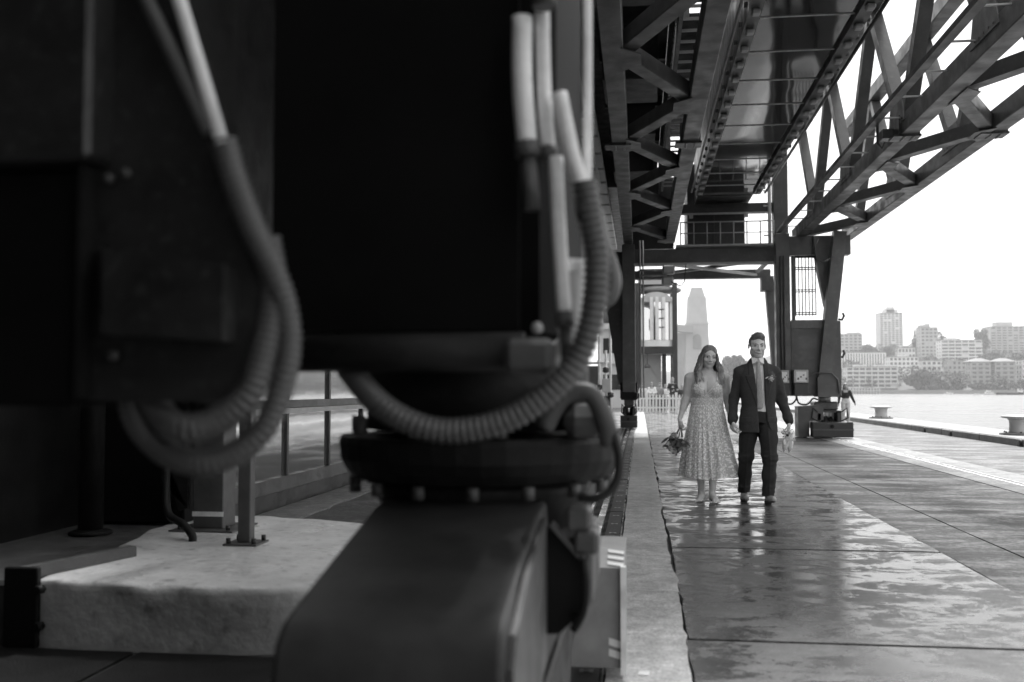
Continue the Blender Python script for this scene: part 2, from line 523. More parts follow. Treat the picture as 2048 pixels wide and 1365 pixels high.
def building(name, label, X0, X1, Ya, depth, z1, floors, bays, wall, style='punched', cap=None, group='apartment buildings on the far shore', wf=.62, zb=None):
    zb = hill_z((X0 + X1) / 2, Ya) - 4 if zb is None else zb
    b = empty(name, ((X0 + X1) / 2, Ya, zb), label, 'building', group)
    W, Hh = X1 - X0, z1 - zb
    hw = W / 2
    MB().box(-hw, hw, 0, depth, 0, Hh).build('wall', MATS[wall], b)
    fh = 3.1 * (Hh - 4) / max(1, round((Hh - 4) / 3.1)) / 3.1 if False else (Hh - 4.0) / floors
    bw_ = W / bays
    win, slab = MB(), MB()
    for f in range(floors):
        zz = 4.0 + f * fh
        if style in ('balcony', 'band'):
            slab.box(-hw - .3, hw + .3, -1.1, -.02, zz - .18, zz + .12)
            slab.box(-hw - .3, hw + .3, -1.1, -1.0, zz + .12, zz + fh * .3)
        for k in range(bays):
            x = -hw + (k + .5) * bw_
            ww = bw_ * wf
            if style == 'fins': continue
            if rng.random() < .05: continue
            win.box(x - ww / 2, x + ww / 2, -.06, .03, zz + fh * .26, zz + fh * .82)
        for sx in (-1, 1):          # a few windows on the end walls
            for k in range(2):
                yy = depth * (.3 + .4 * k)
                win.box(sx * hw - .04, sx * hw + .04, yy - 1, yy + 1, zz + fh * .3, zz + fh * .8)
    if style == 'fins':
        win.box(-hw + .4, hw - .4, -.5, .03, 2, Hh - 1)
        n = 16
        for k in range(n + 1):
            x = -hw + W * k / n
            slab.box(x - W / n * .26, x + W / n * .26, -1.6, -.51, 1, Hh - .2)
    if style in ('balcony',):
        for k in range(bays + 1):
            if k % 2 == 0:
                x = -hw + k * bw_
                slab.box(x - .25, x + .25, -1.12, -.03, 0, Hh)
    o = win.build('windows', MATS['window_far'], b); o['kind'] = 'stuff'
    if slab.v:
        o = slab.build('fins' if style == 'fins' else 'balconies', MATS[wall], b); o['kind'] = 'stuff'
    rf = MB().box(-hw - .3, hw + .3, -.3, depth + .3, Hh + .002, Hh + .7).build('roof', MATS['roof_far'], b)
    for cx, cw, ch in (cap or []):
        MB().box(W * cx - cw / 2, W * cx + cw / 2, depth * .25, depth * .75, Hh + .71, Hh + .7 + ch).build('plant_room', MATS[wall], rf)
    return b

def bl(name, label, px0, px1, ytop, Ya, depth, floors, bays, wall, style='punched', cap=None, wf=.62):
    return building(name, label, TANX(px0, Ya), TANX(px1, Ya), Ya, depth, ZY(ytop, Ya), floors, bays, wall, style, cap, wf=wf)

bl('apartment_tower', 'tallest pale apartment tower on the far hill with stepped roof', 1762, 1808, 627, 1250, 22, 19, 6, 'facade_pale', 'punched', [(0.05, 16, 4.5), (.02, 9, 7.5)], wf=.72)
m = MB()
bl('apartment_block', 'square mid-height block left of the tower, behind the crane leg', 1655, 1726, 669, 1150, 24, 7, 8, 'facade_mid', 'band', [(.32, 13, 2)])
bl('office_block', 'low block with white vertical fins below the tower', 1684, 1771, 706, 1000, 30, 4, 7, 'facade_white', 'fins')
bl('apartment_tower', 'narrow tower beside the dark cypress with blocks on its roof', 1844, 1877, 657, 1100, 18, 10, 4, 'facade_grey', 'balcony', [(-.3, 6, 2.6), (.0, 4, 4)])
bl('apartment_block', 'long white five-storey block with ribbon balconies between two trees', 1885, 1966, 682, 1050, 20, 8, 6, 'facade_white', 'band', [(-.2, 10, 2)], wf=.86)
bl('apartment_block', 'wide many-storey block at the right edge of the far hill', 1984, 2085, 656, 1150, 26, 11, 9, 'facade_mid', 'band', [(-.18, 17, 5)], wf=.7)
bl('apartment_block', 'wide five-storey shoreline block with deep balconies left of the round tree', 1694, 1795, 735, 850, 18, 5, 8, 'facade_pale', 'balcony', [(-.2, 9, 1.6), (.2, 8, 1.4)], wf=.8)
bl('apartment_block', 'white four-storey block just under the tower base', 1780, 1838, 715, 950, 16, 4, 7, 'facade_white', 'punched', [(0, 6, 1.5)])
bl('apartment_block', 'small pale house row above the white four-storey block', 1798, 1832, 697, 1050, 14, 3, 5, 'facade_pale', 'punched')
bl('white_house', 'narrow white house between the shoreline block and the round tree', 1796, 1822, 738, 905, 12, 3, 2, 'facade_white', 'punched', wf=.4)
bl('apartment_block', 'low pale building peeping out above the round tree', 1845, 1884, 723, 960, 14, 3, 4, 'facade_pale', 'band')
bl('apartment_block', 'brick walk-up flats behind the clipped hedge', 1897, 1933, 723, 930, 13, 4, 4, 'facade_brick', 'punched', wf=.5)
bl('apartment_block', 'left one of the twin hipped waterfront flats', 1943, 1982, 726, 880, 16, 5, 3, 'facade_brick', 'band', wf=.6)
bl('apartment_block', 'right one of the twin hipped waterfront flats', 1991, 2031, 726, 880, 16, 5, 3, 'facade_brick', 'band', wf=.6)
bl('apartment_block', 'pale flats cut off by the right edge beside the twin flats', 2046, 2085, 722, 880, 16, 5, 3, 'facade_pale', 'band', wf=.6)
for o in [o for o in scn.objects if o.get('label', '').startswith(('left one', 'right one'))]:
    W = (1982 - 1943) / 1991 * 880 * 1.007
    hh = [c for c in o.children if c.name.startswith('roof')][0].bound_box[1][2]
    v = [(-W / 2 - 1, -1, hh + .01), (W / 2 + 1, -1, hh + .01), (W / 2 + 1, 17, hh + .01), (-W / 2 - 1, 17, hh + .01), (-W * .15, 6, hh + 3), (W * .15, 6, hh + 3)]
    m = MB(); m.add(v, [(0, 1, 5, 4), (1, 2, 5), (2, 3, 4, 5), (3, 0, 4), (0, 3, 2, 1)])
    m.build('hip_roof', MATS['roof_far'], o)
# houses glimpsed between the couple and the crane leg
bl('shore_house', 'hazy pale house on the wooded point behind the couple', 1487, 1507, 742, 900, 10, 3, 4, 'facade_pale', 'punched')
bl('shore_house', 'hazy low house above the trees left of the groom', 1455, 1478, 757, 880, 10, 2, 4, 'facade_pale', 'punched')

# trees on the far shore
mat('foliage_far', .05, .8, var=.5, vscale=.15, rnd=.25)
mat('bark', .07, .9, var=.3, vscale=1, bump=.3)
def leaf_cloud(blobs, n, size, seed):
    """many small leaf-clump faces spread through the crown's volume"""
    g = np.random.default_rng(seed)
    bl_ = np.array(blobs, float)             # cx cy cz rx ry rz
    w = (bl_[:, 3] * bl_[:, 4] * bl_[:, 5]) ** (2 / 3.); w /= w.sum()
    idx = g.choice(len(bl_), n, p=w)
    d = g.normal(size=(n, 3)); d /= np.linalg.norm(d, axis=1)[:, None]
    rad = g.uniform(.45, 1.03, n) ** .5
    c = bl_[idx, :3] + d * rad[:, None] * bl_[idx, 3:]
    a = g.normal(size=(n, 3)); a /= np.linalg.norm(a, axis=1)[:, None]
    b = np.cross(a, g.normal(size=(n, 3))); b /= np.linalg.norm(b, axis=1)[:, None] + 1e-9
    s = size * g.uniform(.6, 1.4, n)[:, None]
    v = np.stack([c - a * s - b * s * .6, c + a * s * .2 - b * s, c + a * s + b * s * .5, c - a * s * .3 + b * s], 1).reshape(-1, 3)
    m = MB(); m.v = [tuple(p) for p in v]; m.f = [(4 * i, 4 * i + 1, 4 * i + 2, 4 * i + 3) for i in range(n)]; m.sm = [False] * n
    return m

def fast_mesh(name, m):
    me = bpy.data.meshes.new(name); me.from_pydata(m.v, [], m.f); me.update(); return me

def tree(name, label, X, Y, zb, h, w, shape='round', n=1500, group='trees on the far shore', seed=None, matname='foliage_far', leaf=None):
    seed = seed or int(X * 13 + Y)
    rr = random.Random(seed)
    t = empty(name, (X, Y, zb), label, 'tree', group)
    th = h * (.3 if shape != 'tall' else .15)
    tr = MB(); tr.tube([(0, 0, -1), (w * .01, 0, th * .6), (0, w * .02, h * .7)], [w * .05 + .1, w * .035 + .08, .05], 7)
    for k in range(4):
        a = rr.uniform(0, 6.28)
        tr.tube([(0, 0, th * .8), (w * .2 * math.cos(a), w * .2 * math.sin(a), h * .5), (w * .36 * math.cos(a), w * .36 * math.sin(a), h * .68)], [w * .025 + .05, .06, .03], 5)
    tr.build('trunk', MATS['bark'], t)
    bs = []
    for k in range(14):
        if shape == 'round':
            a, q = rr.uniform(0, 6.28), rr.uniform(0, .33)
            z = rr.uniform(.3, .82)
            bs.append((w * q * math.cos(a), w * q * math.sin(a), h * z, w * rr.uniform(.14, .24), w * rr.uniform(.14, .24), h * rr.uniform(.12, .2)))
        elif shape == 'tall':
            z = rr.uniform(.15, .9); e = .5 * (1 - abs(z - .45) * 1.3)
            bs.append((w * rr.uniform(-.2, .2) * e, w * rr.uniform(-.2, .2) * e, h * z, w * .32 * (e + .35), w * .32 * (e + .35), h * .13))
        else:       # dome: foliage to the ground
            a, q = rr.uniform(0, 6.28), rr.uniform(0, .42)
            z = rr.uniform(.12, .8) * (1 - q * .7)
            bs.append((w * q * math.cos(a), w * q * math.sin(a), h * z, w * .17, w * .17, h * .18))
    mm = leaf_cloud(bs, int(n * 1.8), (leaf or w * .034), seed)
    o = bpy.data.objects.new('crown', fast_mesh('crown', mm)); o.data.materials.append(MATS[matname]); link(o); o.parent = t
    return t
def far_tree(label, px, ytop, ybase, wpx, Y, shape='round', n=1300, name='shore_tree'):
    zb, zt = ZY(ybase, Y), ZY(ytop, Y)
    return tree(name, label, TANX(px, Y), Y, zb, zt - zb, wpx / 1991 * Y, shape, n)
far_tree('broad round-headed tree at the water edge below the narrow tower', 1852, 733, 788, 80, 830, 'dome', 2600)
far_tree('clipped hedge-like tree right of the round-headed tree', 1914, 755, 786, 46, 835, 'dome', 1500)
far_tree('tall dark cypress left of the narrow tower', 1834, 658, 718, 26, 1130, 'tall', 1400)
far_tree('dark tree left of the cypress below the tall tower', 1815, 690, 722, 22, 1120, 'round', 800)
far_tree('tree right of the narrow tower, behind the long white block', 1888, 663, 722, 30, 1140, 'round', 1200)
far_tree('second tree behind the roof of the long white block', 1912, 670, 712, 36, 1140, 'round', 1000)
far_tree('big tree between the long white block and the right edge block', 1966, 658, 720, 40, 1120, 'round', 1600)
far_tree('bush under the fin-fronted block on the left of the far shore', 1690, 742, 782, 34, 900, 'dome', 900)
far_tree('low tree behind the shoreline block roof', 1735, 690, 712, 40, 1120, 'round', 700)
far_tree('low tree right of the low fin-fronted block', 1778, 690, 735, 26, 1060, 'round', 900)
far_tree('trees in front of the brick walk-up flats', 1948, 735, 772, 20, 900, 'round', 700)
far_tree('dark tree between the twin hipped flats', 1987, 722, 768, 24, 900, 'round', 900)
far_tree('dark tree right of the twin hipped flats', 2040, 716, 772, 30, 900, 'round', 1000)
far_tree('dark foreshore shrubs below the left twin flats', 1960, 763, 788, 44, 835, 'dome', 900)
far_tree('dark foreshore shrubs below the right twin flats', 2005, 762, 789, 50, 835, 'dome', 900)
far_tree('dark foreshore shrubs at the right edge', 2045, 758, 789, 46, 835, 'dome', 900)
far_tree('dark trees above the twin hipped flats', 1985, 708, 735, 60, 1000, 'round', 900)
far_tree('dark trees under the right edge block', 2035, 706, 735, 60, 1000, 'round', 900)
far_tree('tree below the long white block', 1925, 716, 745, 40, 990, 'round', 700)
far_tree('hazy tree on the point right of the bride', 1468, 702, 786, 56, 860, 'round', 1800)
far_tree('lower hazy tree on the point beside the bride head', 1440, 722, 786, 44, 850, 'round', 1400)
far_tree('hazy tree on the point left of the groom shoulder', 1500, 722, 786, 46, 870, 'round', 1400)
far_tree('low hazy bush left of the bride', 1430, 740, 787, 40, 845, 'dome', 900)
far_tree('hazy tree beyond the crane leg on the left end of the point', 1540, 725, 787, 50, 870, 'round', 900)
far_tree('low hazy bush behind the crane leg', 1600, 750, 787, 60, 850, 'dome', 700)

# unbroken scrub and garden trees between the buildings: reads as one mass
hb_, hr = [], random.Random(77)
for k in range(260):
    Y = hr.uniform(850, 1260); px = hr.uniform(1660, 2090)
    X = TANX(px, Y); r_ = hr.uniform(3, 6.5)
    hb_.append((X, Y, hill_z(X, Y) + r_ * .7, r_ * 1.1, r_ * 1.1, r_ * hr.uniform(.8, 1.25)))
for k in range(60):
    Y = hr.uniform(840, 900); X = TANX(hr.uniform(1420, 1640), Y); r_ = hr.uniform(3, 7)
    hb_.append((X, Y, hill_z(X, Y) + r_ * .7, r_ * 1.3, r_, r_ * hr.uniform(.7, 1.2)))
mm = leaf_cloud(hb_, 26000, .8, 78)
o = bpy.data.objects.new('hillside_scrub', fast_mesh('hillside_scrub', mm)); o.data.materials.append(MATS['foliage_far']); link(o)
tag(o, 'mass of garden trees and scrub between the far buildings', 'foliage', kind='stuff')

# jetty and boats
mat('jetty_wood', .5, .8, var=.3)
jt = empty('jetty', (TANX(1729, 795), 795, -2.4), 'pale timber jetty on piles at the far shore', 'jetty')
wj = 60 / 1991 * 795
MB().box(-wj / 2, wj / 2, -1.5, 1.5, 2.6, 3.0).build('deck', MATS['jetty_wood'], jt)
for k in range(11):
    x = -wj / 2 + wj * (k + .5) / 11
    MB().cyl((x, -1.2, -.5), .28, 5.2 if k % 3 else 6.0, 8).build('pile', MATS['jetty_wood'], jt)
def boat(name, label, px, Y, L_, hull_m, cab, mast=0):
    b = empty(name, (TANX(px, Y), Y, -2.25), label, 'boat', 'boats moored by the far shore', rz=rng.uniform(-.1, .1))
    v, f = [], []
    st = [(-.5, .75, .95), (-.3, 1, .9), (.1, 1, .95), (.36, .6, 1.15), (.5, .05, 1.4)]
    hb = L_ * .14
    for t, wf, hf in st:
        v += [(t * L_, -hb * wf, hf * L_ * .1), (t * L_, hb * wf, hf * L_ * .1), (t * L_, hb * wf * .6, -.2), (t * L_, -hb * wf * .6, -.2)]
    for i in range(4):
        a = 4 * i
        f += [(a, a + 4, a + 5, a + 1), (a + 1, a + 5, a + 6, a + 2), (a + 2, a + 6, a + 7, a + 3), (a + 3, a + 7, a + 4, a)]
    f += [(0, 1, 2, 3), (16, 19, 18, 17)]
    m = MB(); m.add(v, f); m.build('hull', MATS[hull_m], b)
    for x0, x1, z0, z1 in cab:
        c = MB().box(x0 * L_, x1 * L_, -hb * .6, hb * .6, L_ * z0, L_ * z1).build('cabin', MATS['white_paint'], b)
        MB().box(x0 * L_ + .3, x1 * L_ - .3, -hb * .6 - .04, -hb * .6 + .02, L_ * (z0 * .4 + z1 * .6), L_ * (z0 * .15 + z1 * .85)).build('window_strip', MATS['window_far'], c)
    if mast: MB().cyl((.2 * L_, 0, L_ * .1), .1, mast, 6).build('mast', MATS['steel_grey'], b)
    return b
boat('motor_launch', 'white launch with a stepped cabin near the far right shore', 1980, 700, 9, 'white_paint', [(-.35, .2, .1, .24), (-.25, .05, .24, .36)])
boat('work_barge', 'long dark work boat with a white wheelhouse at the stern', 2020, 690, 17, 'steel_dark', [(.28, .44, .1, .24)], 6)
boat('sailing_dinghy', 'small pale boat left of the white launch', 1952, 705, 5, 'white_paint', [(-.1, .2, .1, .2)], 4)
boat('tender', 'tiny white boat on the foreshore below the clipped hedge', 1897, 796, 7, 'white_paint', [(-.2, .2, .1, .25)])
boat('tender', 'small white tender hugging the shore at the right edge', 2045, 720, 7, 'white_paint', [(-.3, .1, .1, .22)])

# bridge pylon and approach span
mat('granite', .4, .85, var=.15, vscale=.08, bump=.1, bscale=.5)
py = empty('bridge_pylon', (47.4, 850, -3), 'hazy stepped granite bridge pylon left of the bride', 'bridge pylon')
def frust(mb, x0, x1, z0, x2, x3, z1, d0, d1):
    mb.add([(x0, -d0, z0), (x1, -d0, z0), (x1, d0, z0), (x0, d0, z0), (x2, -d1, z1), (x3, -d1, z1), (x3, d1, z1), (x2, d1, z1)],
           [(0, 3, 2, 1), (4, 5, 6, 7), (0, 1, 5, 4), (1, 2, 6, 5), (2, 3, 7, 6), (3, 0, 4, 7)])
m = MB(); frust(m, -10.6, 10.6, 0, -8.6, 9.2, 60, 10, 8.5); m.build('shaft', MATS['granite'], py)
m = MB(); frust(m, -8.4, 9.0, 60.3, -7.0, 7.7, 82, 8, 6.5); m.build('upper_shaft', MATS['granite'], py)
m = MB(); frust(m, -6.4, 7.0, 82.1, -4.0, 4.8, 90, 5.5, 3.8); m.build('crown_block', MATS['granite'], py)
m = MB().box(-9.2, 9.8, -9.2, 9.2, 58.5, 60.2); m.build('cornice', MATS['granite'], py)
m = MB()
pts = [(-3.4, 38)] + [(3.4 * math.cos(t), 47 + 3.4 * math.sin(t)) for t in [math.pi - k * math.pi / 8 for k in range(9)]] + [(3.4, 38)]
m.prism(pts, -9.75, -9.2, 'y'); m.build('arch_recess', MATS['roof_far'], py)
br = empty('bridge_approach', (0, 850, -3), 'hazy bridge approach span on tall piers left of the pylon', 'bridge')
m = MB(); m.beam((-40, -10, 61), (44, -14, 54), 16, 5.5); m.build('deck_girder', mat('bridge_steel', .3, .7, var=.1), br)
for x in (12, 30.5, 37.0):
    m = MB(); frust(m, x - 2.2, x + 2.2, 0, x - 1.6, x + 1.6, 52, 5, 4); m.build('pier', MATS['granite'], br)
m = MB(); frust(m, 30.4, 37, 0, 30.6, 37.4, 52.2, 3, 3); m.build('abutment', MATS['granite'], br)
far_tree('hazy rounded treetop right of the pylon', 1424, 672, 790, 24, 900, 'round', 700)
mat('galvanised', .85, .32, metal=.0, var=.2, vscale=9, rvar=.1)
# ---------------------------------------------------------------- travelling gantry overhead
XA, XB, XC, XD = -.30, .83, 4.2, 5.5      # four lower chords
ZL = 5.34                                 # chord centre height (underside 5.2)
g = empty('travelling_gantry', (0, 27.5, 0), 'dark grey steel gantry frame spanning the walkway on four long chords', 'gantry')
G_OFF = Vector((0, 27.5, 0))
def gpart(m, name, matname='steel_grey', parent=None):
    m.v = [(a, b - 27.5, c) for a, b, c in m.v]
    return m.build(name, MATS[matname], parent or g)
YN, YF = -3.0, 27.35
def chord(x, w=.26, h=.30):
    cuts = [YN, 5.4, 16.0, YF]
    for a, b in zip(cuts[:-1], cuts[1:]):
        c = gpart(MB().cbox(x - w / 2, x + w / 2, a + .01, b - .01, ZL - h / 2, ZL + h / 2, .012), 'chord')
    for yy in (5.4, 16.2):                # splice plates
        m = MB()
        m.box(x - w / 2 - .11, x + w / 2 + .05, yy - .17, yy + .17, ZL - h / 2 - .035, ZL - h / 2 - .003)
        m.box(x - w / 2 - .03, x - w / 2 - .002, yy - .17, yy + .17, ZL - h / 2 - .03, ZL + h / 2)
        m.box(x + w / 2 + .002, x + w / 2 + .03, yy - .17, yy + .17, ZL - h / 2 - .03, ZL + h / 2)
        sp = gpart(m, 'splice_plate', 'steel_dark')
        bm_ = MB()
        for k in range(4):
            for sx in (-.07, .07):
                bm_.cyl((x + sx, yy - .12 + k * .08, ZL - h / 2 - .05), .016, .016, 6)
        o = gpart(bm_, 'bolts', 'steel_light', sp); o['kind'] = 'stuff'
for x in (XA, XB, XC, XD): chord(x)
def brace_run(xa, xb, na, nb):
    """zigzag in the plane of the lower chords"""
    pts = sorted([(y, xa) for y in na] + [(y, xb) for y in nb])
    for (y0, x0), (y1, x1) in zip(pts[:-1], pts[1:]):
        sx = 1 if x1 > x0 else -1
        p, q = Vector((x0 + sx * .12, y0 + .1, ZL - .02)), Vector((x1 - sx * .12, y1 - .1, ZL - .02))
        m = MB()                          # rolled channel, open side up
        d = (q - p).normalized(); r_ = d.cross(Vector((0, 0, 1))).normalized()
        m.beam(p - Vector((0, 0, .1)), q - Vector((0, 0, .1)), .2, .014)
        m.beam(p + r_ * .1, q + r_ * .1, .014, .19)
        m.beam(p - r_ * .1, q - r_ * .1, .014, .19)
        gpart(m, 'brace')
NA = [-.9 + 4.27 * k for k in range(0, 7)]
NB = [1.2 + 4.27 * k for k in range(0, 7)]
brace_run(XA, XB, [y for y in NA if y < 27], [y for y in NB if y < 27])
brace_run(XD, XC, [y for y in NA if y < 27], [y for y in NB if y < 27])
def gussets(x, ys, side):
    for y in ys:
        if y > 27 or y < 3: continue
        m = MB(); m.prism([(x + side * .10, y - .42), (x + side * .34, y - .2), (x + side * .34, y + .2), (x + side * .10, y + .42)], ZL - .17, ZL - .156, 'z')
        gpart(m, 'gusset_plate', 'steel_grey')
gussets(XA, NA, 1); gussets(XB, NB, -1); gussets(XD, NA, -1); gussets(XC, NB, 1)
ZT = 8.05                                 # upper chords of the seaward web
for x, ys in ((XC, [4.2, 8.2, 12.2, 16.25, 20.3, 24.35]), (XD, [5.9, 9.9, 13.9, 17.9, 22.0, 26.0])):
    for i, y in enumerate(ys):
        for s in (-1, 1):
            yt = y + s * 2.02
            if yt > 27: continue
            p, q = (x, y + s * .12, ZL + .13), (x, yt - s * .05, ZT - .1)
            m = MB(); m.beam(p, q, .2, .2, up=(1, 0, 0))
            gpart(m, 'web_diagonal')
    for y in ys:                           # web gussets with bolt heads
        m = MB(); m.prism([(y - .5, ZL + .02), (y + .5, ZL + .02), (y + .36, ZL + .42), (y - .36, ZL + .42)], x - .145, x - .131, 'x')
        for k in range(5): m.cyl((x - .152, y - .32 + k * .16, ZL + .08), .018, .012, 6, 'x')
        gpart(m, 'web_gusset', 'steel_grey')
    gpart(MB().cbox(x - .14, x + .14, 0, 27.3, ZT - .1, ZT + .2, .012), 'upper_chord')
# cable tray with rungs along the inner seaward chord
for xx in (XC - .5,):
    gpart(MB().box(xx - .06, xx + .06, 0, 27.2, ZL + .05, ZL + .13), 'cable_tray', 'steel_dark')
yy = 1.0
rung = None
while yy < 27:
    if rung is None:
        rung = gpart(MB().box(XC - .44, XC - .131, yy - .018, yy + .018, ZL + .08, ZL + .1), 'tray_rung', 'steel_light'); y00 = yy
    else: inst(rung, g, (0, yy - y00, 0))
    yy += 1.15
gpart(MB().box(XC - .33, XC - .14, 16.35, 16.6, ZL - .13, ZL + .02), 'lifting_bracket', 'steel_dark')
m = MB(); m.tube([(XC - .36, 16.3, ZL + .3), (XC - .42, 16.3, ZL + .1), (XC - .42, 16.3, ZL - .22), (XC - .36, 16.3, ZL - .3), (XC - .32, 16.3, ZL - .2)], .022, 8); gpart(m, 'shackle', 'steel_dark')
for yy, x in ((14.6, XD + .05), (26.6, XD + .12)):
    m = MB(); m.tube([(x, yy, ZL + .15), (x, yy, ZL + .33), (x + .03, yy, ZL + .36)], .035, 8); gpart(m, 'lug', 'steel_dark')

# portal: two cross beams, bracing between them, legs
gpart(MB().cbox(-.16, 3.92, 27.4, 27.8, 4.62, 5.05, .012), 'cross_beam')
gpart(MB().cbox(3.81, 5.4, 26.36, 26.7, 4.68, 5.18, .012), 'cross_beam')
gpart(MB().cbox(-.16, 3.95, 30.8, 31.1, 4.60, 4.86, .012), 'cross_beam')
gpart(MB().box(-.15, 3.9, 27.36, 27.395, 4.60, 4.66), 'beam_flange', 'steel_light')
for a, b in (((.85, 27.9), (3.5, 30.7)), ((3.5, 27.9), (.85, 30.7)), ((.8, 27.9), (.8, 30.7)), ((3.55, 27.9), (3.55, 30.7))):
    m = MB(); m.beam((a[0], a[1], 4.68 + (.0 if a[0] < b[0] else .09)), (b[0], b[1], 4.68 + (.0 if a[0] < b[0] else .09)), .1, .08); gpart(m, 'wind_brace', 'steel_light')
for x in (-.1, -.02):
    gpart(MB().cyl((x + .12, 27.3, .98), .022, 4.3, 8), 'conduit', 'steel_light')
for z in (4.3, 4.45):
    m = MB(); m.tube([(0.02, 27.2, z), (.75, 27.2, z)], .03, 8); gpart(m, 'conduit', 'steel_light')
# landward leg
gpart(MB().cbox(-.47, -.12, 27.38, 27.78, .95, 5.19, .012), 'leg')
m = MB(); m.prism([(-.47, 1.35), (-.475, 5.1), (-1.22, 5.1), (-.98, 3.9), (-.6, 1.35)], 28.2, 28.55, 'y'); gpart(m, 'leg_gusset', 'steel_dark')
gpart(MB().cbox(-.46, -.13, 30.8, 31.1, .95, 5.1, .012), 'leg')
# seaward leg: column, box, inclined leg
gpart(MB().cbox(3.45, 3.80, 25.9, 26.3, 1.05, 5.19, .012), 'leg')
gpart(MB().cbox(3.87, 3.93, 25.95, 26.2, 2.97, 4.62, .01), 'leg_stiffener')
for x in (3.56, 3.64):
    gpart(MB().cyl((x, 25.86, 1.1), .02, 3.5, 8), 'conduit', 'steel_dark')
m = MB(); m.beam((5.04, 25.95, 5.2), (4.60, 25.95, 1.45), .31, .36, up=(0, 1, 0)); gpart(m, 'inclined_leg')
m = MB(); m.prism([(4.44, 5.15), (4.9, 5.15), (4.76, 3.2), (4.70, 3.4), (4.52, 4.4)], 26.2, 26.5, 'y'); gpart(m, 'knee_plate')
gpart(MB().cbox(3.81, 5.05, 26.0, 26.45, 1.04, 2.95, .015), 'leg_box')
gpart(MB().box(3.82, 4.64, 25.955, 25.998, 2.76, 2.97), 'leg_box_band')
m = MB(); m.prism([(3.72, 4.6), (3.98, 4.6), (4.2, 1.0), (3.98, 1.0)], 30.4, 30.7, 'y'); gpart(m, 'inclined_leg')
gpart(MB().box(3.62, 3.95, 30.3, 30.72, 4.15, 4.59), 'leg_bracket')
# hooks on the leg's outer edge
for z in (3.0, 2.05):
    m = MB(); m.tube([(5.03, 26.2, z), (5.12, 26.2, z - .02), (5.17, 26.2, z + .08), (5.14, 26.2, z + .16)], .03, 8); gpart(m, 'cable_hook', 'steel_dark')
# barred cage beside the column
cg = empty('cage', (0, 0, 0)); cg.parent = g
m = MB()
for z in (3.13, 3.72, 4.3):
    pass
cg0 = gpart(MB().box(3.96, 4.52, 26.3, 26.34, 4.6, 4.66), 'cage_head', 'steel_black')
for z in (3.13, 3.18, 3.72, 3.77, 4.3, 4.35): gpart(MB().box(3.98, 4.5, 26.3, 26.33, z - .012, z + .012), 'cage_rail', 'steel_black', cg0)
bpy.data.objects.remove(cg)
for k in range(7):
    x = 3.99 + k * .084
    gpart(MB().box(x - .011, x + .011, 26.27, 26.298, 3.1, 4.6), 'cage_bar', 'steel_black', cg0)
# access platform with handrail on the cross beam
gpart(MB().box(1.0, 3.75, 27.2, 28.2, 5.08, 5.13), 'platform', 'steel_light')
m = MB(); m.tube([(1.1, 27.25, 5.74), (3.6, 27.25, 5.74)], .017, 8); m.tube([(1.1, 27.25, 5.44), (3.6, 27.25, 5.44)], .013, 8); gpart(m, 'handrail', 'steel_light')
for k in range(8):
    gpart(MB().cyl((1.12 + k * .353, 27.25, 5.13), .016, .62, 8), 'handrail_post', 'steel_light')
hs = gpart(MB().cbox(1.36, 2.95, 28.4, 30.4, 5.1, 7.6, .02), 'machine_house', 'steel_dark')
gpart(MB().box(2.1, 2.115, 28.37, 28.398, 5.12, 6.2), 'door_seam', 'steel_grey', hs)
gpart(MB().box(1.3, 3.0, 28.2, 28.39, 6.2, 6.32), 'door_head', 'steel_grey', hs)
m = MB(); m.box(.95, 3.7, 27.6, 27.9, 6.05, 6.3); gpart(m, 'cross_beam', 'steel_dark')
gpart(MB().box(1.05, 3.4, 27.56, 27.598, 6.0, 6.05), 'beam_flange', 'steel_light')
for x in (1.42, 2.9):
    gpart(MB().box(x - .05, x + .05, 27.5, 27.58, 5.9, 6.0), 'lamp_bracket', 'steel_light')
# masts rising beside the column, lattice behind
gpart(MB().cbox(3.42, 3.5, 27.0, 27.12, 5.1, 8.0, .01), 'mast', 'steel_light')
gpart(MB().cbox(3.6, 3.98, 27.3, 27.7, 5.1, 8.1, .012), 'upper_post')
for k in range(6):
    gpart(MB().box(3.3, 3.42, 27.03, 27.08, 5.3 + k * .4, 5.33 + k * .4), 'mast_rung', 'steel_light')
# drive motor and junction hung under the landward chord
m = MB(); m.cbox(.62, .95, 27.0, 27.3, 4.32, 4.56, .04); m.cbox(.6, .92, 27.0, 27.3, 4.02, 4.26, .05); gpart(m, 'hoist_motor', 'steel_light')
m = MB(); m.tube([(.85, 27.0, 4.1), (1.1, 27.0, 3.98), (1.2, 27.0, 4.1), (1.25, 27.1, 4.6)], .014, 6); gpart(m, 'loose_cable', 'rubber')
m = MB(); m.tube([(4.5, 25.8, 5.0), (4.3, 25.75, 4.55), (4.6, 25.75, 4.4), (4.85, 25.75, 4.55)], .01, 6); gpart(m, 'loose_cable', 'rubber')

